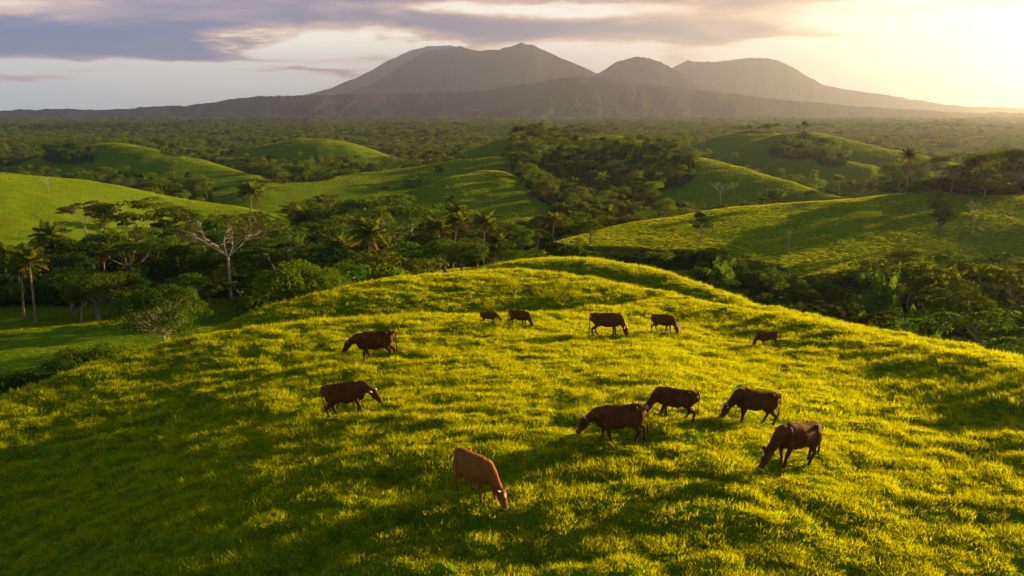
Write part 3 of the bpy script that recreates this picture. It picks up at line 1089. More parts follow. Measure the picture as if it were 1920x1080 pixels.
def hero(name, geos, mats, names=('trunk', 'crown')):
    parts = []
    for gm, mt, nm in zip(geos, mats, names):
        o = gm.obj(nm, mt)
        parts.append((nm, o.data))
        bpy.data.objects.remove(o)
    return parts


# the lit leafy tree on the left brow of the hill
hp = hero('hero', round_tree(311, h=5.4, spread=3.4, lobes=60, per=520, leaf=.16, trunk=.20, base=-.04, squash=.65, thick=.38, lob=(.17, .30)), (M['bark_pale'], M['leaf_hero']))
spot('broadleaf_tree', 288, 640, 521, 'rounded leafy tree with a forked pale trunk on the left brow of the grazed hill', r=68, wide=1.16, parts=hp, nom=5.5, rot=.6)
hp = hero('hero', bare_tree(322, 16, 9.5, 1.1, .30, .42, 7), (M['bark_pale'], M['leaf_olive']))
spot('umbrella_tree', 434, 560, 402, 'tall pale-barked tree with thin spreading see-through crown above the small lone tree', parts=hp, nom=13.4, rot=1.0)
hp = hero('hero', umbrella_tree(303, h=5.6, spread=2.7, leaf=.24, per=90, nbr=5, dense=.8, trunk=.6), (M['bark_pale'], M['leaf_bright']))
spot('umbrella_tree', 449, 583, 526, 'small flat-topped young tree on a thin straight stem below the tall pale tree', parts=hp, nom=5.8)
hp = hero('hero', round_tree(304, h=6.0, spread=3.2, lobes=30, per=300, leaf=.24, trunk=.2, base=.02, squash=.9), (M['bark'], M['leaf_bright']))
hq = hero('hero', round_tree(305, h=6.0, spread=3.2, lobes=30, per=300, leaf=.24, trunk=.2, base=.02, squash=.9), (M['bark'], M['leaf_bright']))
spot('broadleaf_tree', 541, 552, 487, 'bright green round bushy tree, left one of the touching pair beside the hill', r=106, parts=hp, nom=6.1, wide=.75)
spot('broadleaf_tree', 592, 545, 487, 'bright green round bushy tree, right one of the touching pair beside the hill', r=107, parts=hq, nom=6.1, wide=.70)
hp = hero('hero', round_tree(306, h=14, spread=4.6, lobes=30, per=150, leaf=.42, trunk=.2, base=.1, squash=.5), (M['bark'], M['leaf_dark']))
spot('broadleaf_tree', 1762, 442, 350, 'tall dark ragged tree standing alone on the big right-hand slope', parts=hp, nom=14.5, wide=.95)
hp = hero('hero', bare_tree(307, 14, 4.5, 0.12, trunk=.62), (M['bark_pale'], M['leaf_olive']))
spot('bare_tree', 1823, 438, 372, 'thin bare pale tree on the slope right of the tall dark tree', parts=hp, nom=14.5, wide=.8)
spot('bare_tree', 1478, 474, 428, 'small thin pale stem alone on the middle of the big right slope', parts=hp, nom=14.5, wide=.5)
spot('broadleaf_tree', 1312, 452, 397, 'dark upright tree on the left part of the big right slope', var=3, wide=.8)
spot('broadleaf_tree', 1108, 458, 408, 'yellow-green lit tree where the big right slope begins', var=0, wide=.95)
spot('shrub', 1034, 476, 448, 'wide dark bush at the foot of the yellow-green lit tree', var=2, wide=1.1)
spot('fan_palm', 1084, 478, 452, 'low palm between the wide dark bush and the slope', var=0)
spot('broadleaf_tree', 823, 334, 310, 'lone dark tree on the smooth middle pasture left of the wooded hill', var=3)
spot('fan_palm', 770, 352, 326, 'left palm of the dark pair on the middle pasture', var=0)
spot('fan_palm', 790, 349, 322, 'right palm of the dark pair on the middle pasture', var=1)
spot('shrub', 723, 360, 346, 'small round dark bush left of the palm pair on the pasture', var=2)
spot('broadleaf_tree', 848, 396, 366, 'dark narrow tree at the front foot of the central rounded hill', var=3, wide=.8)
spot('bare_tree', 91, 357, 328, 'small bare pale tree alone on the left pasture slope', var=0)
spot('bare_tree', 607, 312, 284, 'pale bare V-shaped tree on the hill left of centre', var=0)
spot('bare_tree', 1350, 384, 328, 'leafless pale tree on the shaded side of the wooded hill', var=0)
spot('bare_tree', 1375, 366, 336, 'thin leafless stem right of the leafless tree on the shaded hillside', var=1, wide=.6)
spot('shrub', 1447, 382, 346, 'round olive tree on the crest of the big right slope', var=0, wide=.9)
spot('shrub', 1521, 371, 352, 'small bush on the golden flank of the wooded hill', var=1, wide=.8)
spot('broadleaf_tree', 1247, 401, 369, 'small bright yellow-lit tree behind the crest of the right slope', var=1, r=252, wide=.7)
spot('fan_palm', 1393, 388, 372, 'low palm on the crest of the big right slope', r=252)
spot('shrub', 722, 520, 482, 'narrow yellow-leaved shrub behind the grassy brow', var=1, r=105, wide=.5)
for i, (u, v, rr, w) in enumerate([(1085, 232, 880, 1), ]):
    pass
# shrubs by the left foot of the grazed hill
for u, vt, rr, wd, lb in ((88, 676, 70, .9, 'dark leafy bush showing over the lower left brow, right of two others'), (42, 700, 68, .8, 'dark low bush over the lower left brow, middle of three'),
                          (0, 694, 68, .9, 'dark low bush at the left edge, leftmost of three on the brow'), (150, 640, 92, .9, 'broad dull mound of thicket in the field left of the leafy tree')):
    hp = hero('hero', shrub(int(400 + rr), r=1.7, h=1.7, per=420, leaf=.15, lobes=13), (M['bark'], M['leaf_dark'] if rr != 92 else M['leaf_olive']), ('stem', 'foliage'))
    spot('shrub', u, 700, vt, lb, parts=hp, nom=2.0, r=rr, wide=wd)
spot('shrub', 1545, 590, 534, 'large dome-shaped dark bush in the hollow behind the right brow', r=118, var=2, wide=.9)

# palms whose crowns can be told apart: crown top pixel, distance
PALMS = [
    (683, 428, 168, 1, 'tall sunlit coconut palm just behind the left shoulder of the hill'),
    (630, 438, 178, 0, 'coconut palm close left of the tall sunlit palm'),
    (560, 366, 265, 2, 'big coconut palm rising alone from the wood above the round bushy pair'),
    (848, 410, 205, 1, 'sunlit coconut palm left of two others behind the hilltop'),
    (906, 402, 215, 3, 'taller sunlit coconut palm of the cluster behind the hilltop'),
    (926, 424, 205, 2, 'short coconut palm at the right of the cluster behind the hilltop'),
    (822, 405, 225, 0, 'small coconut palm at the left end of the cluster behind the hilltop'),
    (862, 386, 270, 3, 'darker coconut palm just above the hilltop palm cluster'),
    (46, 470, 186, 3, 'coconut palm with pale trunk beyond the field, second from the left edge'),
    (24, 482, 192, 0, 'coconut palm beyond the field at the left edge'),
    (100, 432, 215, 1, 'large dark coconut palm with brown hanging fronds beyond the field'),
    (2, 440, 230, 2, 'coconut palm cut by the left edge of the view'),
    (134, 530, 182, 2, 'young slim palm at the far edge of the flat field'),
    (1572, 333, 480, 1, 'lit coconut palm behind the crest, left of the larger lit palm'),
    (1674, 308, 470, 3, 'large lit coconut palm in the haze beyond the big right slope'),
    (1590, 336, 520, 0, 'coconut palm just right of the lit one behind the right crest'),
    (1806, 297, 462, 0, 'left palm of the row on the right-hand ridge'),
    (1826, 302, 464, 2, 'middle palm of the row on the right-hand ridge'),
    (1845, 296, 462, 1, 'right palm of the row on the right-hand ridge'),
    (1792, 309, 460, 2, 'short leaning palm at the left end of the ridge row'),
    (985, 400, 300, 2, 'lit palm at the left end of the palm row below the wooded hill'),
    (1030, 396, 318, 0, 'brown-fronded palm in the palm row below the wooded hill'),
    (1052, 388, 325, 1, 'dark palm in the palm row below the wooded hill'),
    (1070, 388, 322, 2, 'slim lit palm with a visible trunk in the palm row below the wooded hill'),
    (1092, 380, 330, 3, 'feathery palm right of the slim lit one below the wooded hill'),
    (1138, 384, 335, 0, 'palm at the right end of the row below the wooded hill'),
    (1432, 372, 258, 2, 'palm tuft peeping over the crest of the big right slope'),
    (470, 344, 330, 3, 'coconut palm at the right tip of the left pasture'),
    (1855, 470, 180, 2, 'small lit palm at the right edge above the dark umbrella tree'),
]
for u, vt, rr, var, lb in PALMS:
    p = crest_at(u, rr)
    _, t = px2ae(u, vt)
    h = CZ + t * rr - p.z
    sc = min(max(h / NOM['coconut_palm'], .85), 1.4)
    if rr > 400:
        sc *= 1.15
    if u == 1432:
        sc = .5
    root = place('coconut_palm', PROTO['coconut_palm'][var], p, sc, trng.uniform(0, 6.28), min(1.7, max(.45, h / NOM['coconut_palm'] / sc)))
    tag(root, lb, 'palm')
    FIXED.append((p.x, p.y, 4 * sc, h, p.z, 'coconut_palm'))
for u, vt, rr, var, lb in [(1667, 455, 150, 0, 'big sunlit feather palm above the hollow at the right'), (1625, 520, 128, 1, 'dark feather palm left of centre in the right hollow'),
                           (1690, 538, 112, 0, 'dark feather palm in front of the others in the right hollow'), (1765, 540, 118, 1, 'dark feather palm at the right side of the right hollow'),
                           (1715, 515, 135, 1, 'dark feather palm at the back of the right hollow'), (1360, 462, 165, 0, 'dark drooping palm at the foot of the big right slope'),
                           (250, 482, 200, 0, 'blue-green low palm behind the leafy tree'), (335, 505, 196, 1, 'low palm left of the tall pale tree'),
                           (1175, 470, 190, 0, 'low palm in the middle of the shrub belt below the right slope'), (1720, 585, 100, 0, 'small low palm nearest the right brow')]:
    p = crest_at(u, rr)
    _, t = px2ae(u, vt)
    h = CZ + t * rr - p.z
    sc = min(max(h / NOM['fan_palm'], .4), 1.15)
    root = place('fan_palm', PROTO['fan_palm'][var], p, sc, trng.uniform(0, 6.28), h / NOM['fan_palm'] / sc)
    tag(root, lb, 'palm')
    FIXED.append((p.x, p.y, 3.2 * sc, h, p.z, 'fan_palm'))
BIG = [  # big umbrella crowns: centre column, top row, distance, width factor
    (720, 363, 262, 1.35, 2, 'very wide flat-crowned tree right of the lone big palm'),
    (262, 372, 262, 1.35, 0, 'wide layered umbrella tree below the left pasture'),
    (160, 376, 300, 1.0, 1, 'flat rust-tinged umbrella tree at the left pasture edge'),
    (230, 430, 215, 1.1, 2, 'broad brownish umbrella tree with pale limbs behind the field'),
    (350, 395, 255, 1.0, 1, 'umbrella tree between the layered tree and the tall pale tree'),
    (640, 405, 225, 1.0, 0, 'low flat-crowned tree above the left palm pair'),
    (486, 414, 235, .7, 3, 'small pale-limbed umbrella tree right of the tall pale tree'),
    (1770, 468, 175, 1.2, 2, 'wide dark umbrella tree behind the right hollow'),
    (1885, 492, 120, 1.25, 0, 'layered umbrella tree at the right edge with sunlit tiers'),
    (1930, 470, 160, 1.2, 1, 'umbrella crown cut by the right edge'),
    (1840, 575, 92, .8, 1, 'low umbrella tree with pale stems near the right brow'),
    (955, 283, 560, 1.1, 3, 'flat-topped tree at the left end of the wooded hill'),
    (1075, 232, 850, 1.5, 2, 'dark domed umbrella tree on the skyline left of the central hilltop'),
    (1150, 300, 520, 1.2, 0, 'umbrella tree in the middle of the wooded hillside'),
    (1230, 268, 560, 1.3, 2, 'broad umbrella tree at the right shoulder of the wooded hill'),
    (1060, 300, 540, 1.2, 0, 'sunlit-topped umbrella tree in the left part of the wooded hillside'),
    (1840, 340, 262, 1.2, 2, 'dark flat-crowned tree on the slope beside the right edge'),
]
for u, vt, rr, wd, var, lb in BIG:
    p = crest_at(u, rr)
    _, t = px2ae(u, vt)
    h = max(CZ + t * rr - p.z, 3.5)
    sc = h / NOM['umbrella_tree']
    w_ = min(max(wd / max(sc, .4) ** .5, .8), 1.9)
    pr = PROTO['umbrella_tree'][var]
    if 'rust' in lb:
        pr = [(a_, b_) for a_, b_ in pr]
    root = place('umbrella_tree', pr, p, sc * w_, trng.uniform(0, 6.28), 1 / w_)
    if 'rust' in lb:
        for ch in root.children:
            if ch.name.startswith('crown'):
                ch.data = ch.data.copy()
                ch.data.materials[0] = M['leaf_brown']
    tag(root, lb, 'tree')
    FIXED.append((p.x, p.y, 8 * sc * w_, h, p.z, 'umbrella_tree'))

ROWS = [   # leafy filling close behind the hill and along the field: (column, top row, distance, kind, zone)
    [(u_, v_, r_, 'directly behind the hilltop') for u_, v_, r_ in ((640, 490, 118), (735, 466, 126), (768, 448, 140), (800, 440, 150), (832, 446, 142), (865, 452, 138),
                                                                  (895, 456, 136), (925, 462, 140), (955, 466, 150))],
    [(u_, v_, r_, 'along the flat field') for u_, v_, r_ in ((118, 500, 190), (165, 512, 182), (206, 505, 188), (250, 520, 184), (345, 510, 186), (382, 515, 190), (480, 500, 176))],
    [(u_, v_, r_, 'right of the field') for u_, v_, r_ in ((470, 452, 205), (505, 440, 210), (625, 465, 160), (600, 440, 200), (660, 430, 215))],
]
_O = ['leftmost', 'second', 'third', 'fourth', 'fifth', 'sixth', 'seventh', 'eighth', 'ninth', 'tenth', 'rightmost']
for row in ROWS:
    row = sorted(row)
    for j, (u_, v_, r_, zn) in enumerate(row):
        nm_ = 'rightmost' if j == len(row) - 1 else _O[j]
        mid_ = '' if nm_ in ('leftmost', 'rightmost') else ' from the left'
        spot('broadleaf_tree', u_, 520, v_, '%s low leafy tree%s in the row %s' % (nm_, mid_, zn), var=j % 4, r=r_, wide=1.25, group='low leafy trees ' + zn)

# ---- all the other trees of the woods
AMX = R(34.5)


def wood_points(r0, r1, cell, seed, amax=AMX):
    g = np.random.default_rng(seed)
    xm = r1 * math.sin(amax)
    gx, gy = np.meshgrid(np.arange(-xm, xm, cell), np.arange(r0 * math.cos(amax), r1, cell))
    x = (gx + g.uniform(-.48, .48, gx.shape) * cell).ravel()
    y = (gy + g.uniform(-.48, .48, gy.shape) * cell).ravel()
    r = np.hypot(x, y)
    a = np.arctan2(x, y)
    ok = (r > r0) & (r < r1) & (np.abs(a) < amax)
    x, y = x[ok], y[ok]
    z, frac = terrain(x, y, True)[:2]
    ok = ~pasture_mask(x, y, z, frac)
    return x[ok], y[ok], z[ok]


def terrain_blocks(x, y, ztop):
    el = (ztop - CZ) / np.hypot(x, y)
    blk = np.zeros(len(x), bool)
    for f in np.linspace(.12, .98, 60):
        zt = terrain(x * f, y * f)
        blk |= (zt - CZ) / (np.hypot(x, y) * f) > el
    return blk


x, y, z = wood_points(100, 450, 7.3, 21)
g = np.random.default_rng(22)
n = len(x)
kinds = np.array(['broadleaf_tree', 'umbrella_tree', 'tall_tree', 'coconut_palm', 'fan_palm', 'shrub'])
r = np.hypot(x, y)
u, v = to_px(x, y, z)
pk = g.choice(6, n, p=[.54, .13, .07, .13, .05, .08])
# small stuff hugging the hollows close to the grazed hill
close = r < 150
pk = np.where(close, g.choice([0, 4, 5], n, p=[.40, .22, .38]), pk)
low = (u > 1120) & (u < 1640) & (v > 400) & (r < 270)
pk = np.where(low & ((pk == 3) | (pk == 1) | (pk == 2)), 4, pk)
H0 = np.array([11, 12, 15, 11.5, 4.5, 3.2])[pk] * np.interp(r, [150, 200, 330, 450], [1, 1.05, .8, .75]) * g.uniform(.7, 1.25, n) * np.where(close, .62, 1.0)
H0 = np.where(low, H0 * .5, H0)
H0 = np.where((u > 1740) & (r > 300), H0 * .42, H0)
H0 = np.where((r > 172) & (r < 190) & (u < 420), H0 * .8, H0)

# the canopy outline of the photo: nearer woods never rise above it
CAN = np.array([(-300, 440), (0, 440), (80, 430), (130, 388), (200, 372), (300, 378), (420, 394), (470, 348), (520, 342), (560, 366), (600, 345), (640, 350), (700, 362), (760, 364),
                (800, 388), (830, 410), (950, 418), (1000, 405), (1050, 388), (1100, 384), (1150, 374), (1250, 372), (1300, 378), (2300, 372)], float)
CAN2 = np.array([(900, 470), (1040, 462), (1100, 468), (1180, 474), (1290, 462), (1380, 462), (1450, 500), (1520, 530), (1600, 500), (1650, 470), (1700, 488), (1760, 470), (1850, 482), (2300, 480)], float)
vt_ = np.where((u > 1000) & (r < 235), np.interp(u, CAN2[:, 0], CAN2[:, 1]), np.interp(u, CAN[:, 0], CAN[:, 1])) + g.uniform(0, 14, n)
_tan = np.array([px2ae(a_, b_)[1] for a_, b_ in zip(u, vt_)])
hmax = CZ + _tan * r - z
inwood = in_ell(WOODS, u, v) & (r > 250)
hmax = np.where(inwood, 99, hmax)
keep = (hmax > 1.6) & ~((np.abs(u - 434) < 70) & (r < 215))
pk = np.where((hmax < H0 * .45) & (hmax < 4.5), 5, pk)
H0 = np.minimum(H0, np.maximum(hmax, .8))
blk = terrain_blocks(x, y, z + H0) | ~keep
ok = ~blk
for (fx, fy, fr, fh, fz, fk) in FIXED:
    ok &= np.hypot(x - fx, y - fy) > min(fr * .7, 5)
x, y, z, pk, H0 = x[ok], y[ok], z[ok], pk[ok], H0[ok]
# coverage picture, near to far, to skip trees that nothing is seen of
cov = np.zeros((270, 480), np.int32)
YY, XX = np.mgrid[0:270, 0:480]
items = [('f', i, math.hypot(f[0], f[1])) for i, f in enumerate(FIXED)] + [('t', i, math.hypot(x[i], y[i])) for i in range(len(x))]
items.sort(key=lambda q: q[2])
sel = []
for typ, i, d in items:
    if typ == 'f':
        fx, fy, fr, fh, fz, fk = FIXED[i]
        cx_, cy_, cz_, hw, hh = fx, fy, fz + fh * .65, fr * .8, fh * .33
    else:
        kk = kinds[pk[i]]
        sc = H0[i] / NOM[kk]
        cx_, cy_, cz_, hw, hh = x[i], y[i], z[i] + H0[i] * .6, WIDE[kk] * sc * .4, H0[i] * .36
    uu, vv = to_px(cx_, cy_, cz_)
    uu, vv, a_, b_ = uu / 4, vv / 4, max(hw * F / d / 4, .6), max(hh * F / d / 4, .6)
    x0, x1, y0, y1 = int(uu - a_), int(uu + a_) + 2, int(vv - b_), int(vv + b_) + 2
    x0, y0 = max(x0, 0), max(y0, 0)
    x1, y1 = min(x1, 480), min(y1, 270)
    if x1 <= x0 or y1 <= y0:
        continue
    sub = cov[y0:y1, x0:x1]
    inside = ((XX[y0:y1, x0:x1] - uu) / a_) ** 2 + ((YY[y0:y1, x0:x1] - vv) / b_) ** 2 < 1
    tot_ = max(inside.sum(), 1)
    free = (inside & (sub < 2)).sum()
    if typ == 't':
        if free / tot_ < .22:
            continue
        sel.append(i)
    sub[inside] += 1
print('woodland individuals', len(sel), 'of', n)

ZONES = [
    (60, 530, 'beyond the flat field at the left edge'), (190, 520, 'beyond the flat field behind the leafy tree'), (330, 520, 'left of the tall pale tree'),
    (470, 500, 'right of the tall pale tree'), (600, 470, 'above the round bushy pair'), (720, 480, 'beside the tall sunlit palm'), (830, 470, 'under the hilltop palm cluster'),
    (930, 460, 'right of the hilltop palm cluster'), (80, 450, 'below the left pasture at the left edge'), (230, 420, 'below the left pasture'),
    (400, 410, 'at the right tip of the left pasture'), (520, 380, 'left of the lone big palm'), (640, 375, 'above the low flat-crowned tree'), (780, 400, 'below the central rounded hill'),
    (930, 430, 'right foot of the central rounded hill'), (1030, 420, 'by the palm row under the wooded hill'), (1120, 400, 'on the lower wooded hillside'), (1060, 350, 'on the left wooded hillside'),
    (1180, 350, 'on the right wooded hillside'), (1260, 320, 'at the golden edge of the wooded hill'), (1120, 485, 'in the shrub belt below the right slope'),
    (1290, 500, 'in the belt under the right slope'), (1400, 530, 'at the belt end under the right slope'), (1540, 520, 'around the dome-shaped bush'),
    (1680, 500, 'around the big sunlit feather palm'), (1780, 560, 'in the right hollow'), (1880, 600, 'at the right edge of the hollow'), (1880, 500, 'by the layered umbrella tree at the right'),
    (1620, 350, 'behind the crest of the big right slope'), (1800, 345, 'on the right-hand ridge'), (1900, 330, 'on the ridge at the right edge'), (1850, 420, 'on the slope at the right edge'),
    (100, 320, 'behind the left pasture at the left edge'), (250, 325, 'behind the left pasture'), (400, 345, 'behind the right tip of the left pasture'), (520, 330, 'in front of the hill left of centre'),
    (1400, 350, 'on the shaded flank of the wooded hill'), (1500, 330, 'in the hazy hollow behind the wooded hill')]
groups = {}
for i in sel:
    kk = str(kinds[pk[i]])
    uu, vv = to_px(x[i], y[i], z[i] + H0[i] * .3)
    zi = min(range(len(ZONES)), key=lambda q: (ZONES[q][0] - uu) ** 2 + (2.2 * (ZONES[q][1] - vv)) ** 2)
    pr = PROTO[kk]
    var = trng.randrange(len(pr))
    sc = H0[i] / NOM[kk]
    root = place(kk, pr[var], (x[i], y[i], z[i]), sc, trng.uniform(0, 6.28), trng.uniform(.9, 1.12))
    groups.setdefault((kk, zi), []).append((uu, root))
ORD = ['', 'leftmost', 'second', 'third', 'fourth', 'fifth', 'sixth', 'seventh', 'eighth', 'ninth', 'tenth', 'eleventh', 'twelfth', 'thirteenth', 'fourteenth', 'fifteenth', 'sixteenth',
       'seventeenth', 'eighteenth', 'nineteenth', 'twentieth', 'twenty-first', 'twenty-second', 'twenty-third', 'twenty-fourth', 'twenty-fifth']
for (kk, zi), L in groups.items():
    L.sort(key=lambda q: q[0])
    zn = ZONES[zi][2]
    for j, (uu, root) in enumerate(L):
        if len(L) == 1:
            lb = 'the single %s %s' % (SAY[kk], zn)
        elif j == 0:
            lb = 'leftmost %s %s' % (SAY[kk], zn)
        elif j == len(L) - 1:
            lb = 'rightmost %s %s' % (SAY[kk], zn)
        else:
            lb = '%s %s from the left %s' % (ORD[min(j + 1, 25)], SAY[kk], zn)
        tag(root, lb, CAT[kk], '%ss %s' % (SAY[kk], zn))

# ---- undergrowth between them (nobody could count it)
x, y, z = wood_points(98, 480, 3.3, 31)
ok = ~terrain_blocks(x, y, z + 2.5)
x, y, z = x[ok], y[ok], z[ok]
n = len(x)
meshes = [PROTO['shrub'][0][1][1], PROTO['shrub'][2][1][1], PROTO['shrub'][1][1][1], PROTO['fan_palm'][0][0][1]]
k = g.choice(4, n, p=[.42, .38, .12, .08])
ru_ = np.hypot(x, y)
uu_, vv_ = to_px(x, y, z)
s = g.uniform(.9, 2.1, n) * np.where((ru_ < 165) & (uu_ < 1000), .6, 1)
vt_ = np.where((uu_ > 1000) & (ru_ < 235), np.interp(uu_, CAN2[:, 0], CAN2[:, 1]), np.interp(uu_, CAN[:, 0], CAN[:, 1]))
_tan = np.array([px2ae(a_, b_)[1] for a_, b_ in zip(uu_, vt_)])
s = np.clip(np.minimum(s, np.where(in_ell(WOODS, uu_, vv_), 9, (CZ + _tan * ru_ - z) / 2.0)), .25, 3)
s = s * np.where((ru_ > 172) & (ru_ < 270) & (uu_ < 1000), 1.35, 1)
s = np.where(k == 3, s * .5, s)
scatter('undergrowth', np.stack([x, y, z], 1), np.stack([np.zeros(n), np.zeros(n), g.uniform(0, 6.28, n)], 1), s, k, meshes)


# ---- light tree crowns for the far woods
def lite(seed, w, h, n, leaf, mat, trunkh=4.0):
    g_ = np.random.default_rng(seed)
    G = Geo()
    G.tube([(0, 0, -1), (0, 0, trunkh + h * .3)], [.3, .2], 4)
    for i in range(7):
        th = i * 2.4
        rr = w * g_.uniform(.15, .6)
        lr = w * g_.uniform(.3, .5)
        clump(G, g_, (math.cos(th) * rr, math.sin(th) * rr, trunkh + h * g_.uniform(.35, .7)), (lr, lr, h * .32), n // 7, leaf)
    o = G.obj('far_tree', mat)
    me = o.data
    bpy.data.objects.remove(o)
    return me


LITE = [lite(1, 5.5, 8, 900, .75, M['leaf'], 2), lite(2, 8.5, 5, 1000, .8, M['leaf_olive'], 5), lite(3, 4.5, 9, 800, .7, M['leaf_dark'], 2), lite(4, 6.5, 7, 900, .75, M['leaf_bright'], 2.5)]
palm_lite = [Geo(), Geo()]
_pt, _pc, _pd = palm(200, 12, 15, 4.4, .06, 9)
_pm = _pc.obj('far_palm', M['palm'])
LPALM = _pm.data
_all = Geo()
for gq in (_pt, _pc):
    off = 0
    for vv_, qq_ in zip(gq.v, gq.q):
        _all.add(vv_, qq_ - off)
        off += len(vv_)
LPALM = _all.obj('far_palm', M['palm']).data
bpy.data.objects.remove(_pm)

x, y, z = wood_points(448, 1180, 9.0, 41)
n = len(x)
hgt = .85 * g.uniform(.7, 1.25, n) * (1 + .35 * (vnoise(x / 60, y / 60, 50) - .5))
ok = ~terrain_blocks(x, y, z + 13 * hgt)
x, y, z, hgt = x[ok], y[ok], z[ok], hgt[ok]
uw, vw = to_px(x, y, z)
hgt = np.where((uw > 1740) & (np.hypot(x, y) < 560), hgt * .42, hgt)
n = len(x)
k = g.choice(5, n, p=[.30, .17, .20, .15, .18])
scatter('woodland', np.stack([x, y, z], 1), np.stack([np.zeros(n), np.zeros(n), g.uniform(0, 6.28, n)], 1), hgt, k, LITE + [LPALM])
print('woodland', n)
XS = []
for r0, r1, cell in ((1170, 1800, 13), (1800, 3000, 18), (3000, 5200, 28)):
    x, y, z = wood_points(r0, r1, cell, 51 + int(r0))
    XS.append(np.stack([x, y, z, np.full(len(x), cell / 11.0)], 1))
Q = np.concatenate(XS)
n = len(Q)
big = vnoise(Q[:, 0] / 150, Q[:, 1] / 150, 52)
s = Q[:, 3] ** .8 * g.uniform(.6, 1.3, n) * (.7 + .8 * big)
k = g.choice(5, n, p=[.27, .27, .18, .18, .10])
scatter('far_forest', Q[:, :3], np.stack([np.zeros(n), np.zeros(n), g.uniform(0, 6.28, n)], 1), s, k, LITE + [LPALM], zscale=1 / np.maximum(s, 1) ** .35)
print('far forest', n)
# ------------------------------------------------------------------ cattle
def coat_mat(name, dark, light, muz):
    m, N = new_mat(name)
    tcn = N.n('ShaderNodeTexCoord')
    ob = tcn.outputs['Object']
    n = N.noise(ob, 2.2, 4.0, .6)
    nf = N.noise(N.n('ShaderNodeMapping', {'Vector': ob, 'Scale': (12, 40, 40)}).outputs[0], 3.0, 3.0, .7)
    c = N.mix(N.ss(n, .3, .7), dark, light)
    c = N.mix(N.m('MULTIPLY', nf, .35), c, (0.02, 0.007, 0.003))
    mz = N.n('ShaderNodeAttribute', attribute_name='muzzle').outputs['Fac']
    sp = N.n('ShaderNodeAttribute', attribute_name='blaze').outputs['Fac']
    leg = N.n('ShaderNodeAttribute', attribute_name='leg').outputs['Fac']
    c = N.mix(N.m('MULTIPLY', leg, .35), c, (0.015, 0.008, 0.005))
    c = N.mix(mz, c, muz)
    c = N.mix(sp, c, (0.75, 0.70, 0.62))
    b = N.n('ShaderNodeBump', {'Height': nf, 'Strength': .25, 'Distance': .01})
    p = N.n('ShaderNodeBsdfPrincipled', {'Base Color': c, 'Roughness': .75, 'Normal': b})
    p.inputs['Specular IOR Level'].default_value = .12
    p.inputs['Sheen Weight'].default_value = 0.0
    p.inputs['Sheen Roughness'].default_value = .4
    p.inputs['Sheen Tint'].default_value = (1, .6, .35, 1)
    N.n('ShaderNodeOutputMaterial', {0: p})
    return m


def plain_mat(name, col, rough=.6):
    m, N = new_mat(name)
    tcn = N.n('ShaderNodeTexCoord')
    n = N.noise(tcn.outputs['Object'], 14.0, 3.0, .6)
    c = N.mix(N.m('MULTIPLY', n, .5), col, tuple(q * .5 for q in col))
    p = N.n('ShaderNodeBsdfPrincipled', {'Base Color': c, 'Roughness': rough})
    N.n('ShaderNodeOutputMaterial', {0: p})
    return m


COATS = {'dark': coat_mat('dark_red_brown_coat', (0.062, 0.021, 0.005), (0.145, 0.050, 0.010), (0.10, 0.06, 0.05)),
         'mid': coat_mat('red_brown_coat', (0.085, 0.030, 0.006), (0.190, 0.068, 0.012), (0.45, 0.38, 0.33)),
         'light': coat_mat('tan_orange_coat', (0.19, 0.066, 0.008), (0.31, 0.115, 0.014), (0.40, 0.26, 0.16))}
M['horn'] = plain_mat('horn', (0.55, 0.48, 0.36), .4)
M['hoof'] = plain_mat('hoof', (0.03, 0.025, 0.02), .5)
M['tag'] = plain_mat('ear_tag', (0.85, 0.82, 0.75), .4)
M['eye'] = plain_mat('eye', (0.012, 0.008, 0.006), .15)


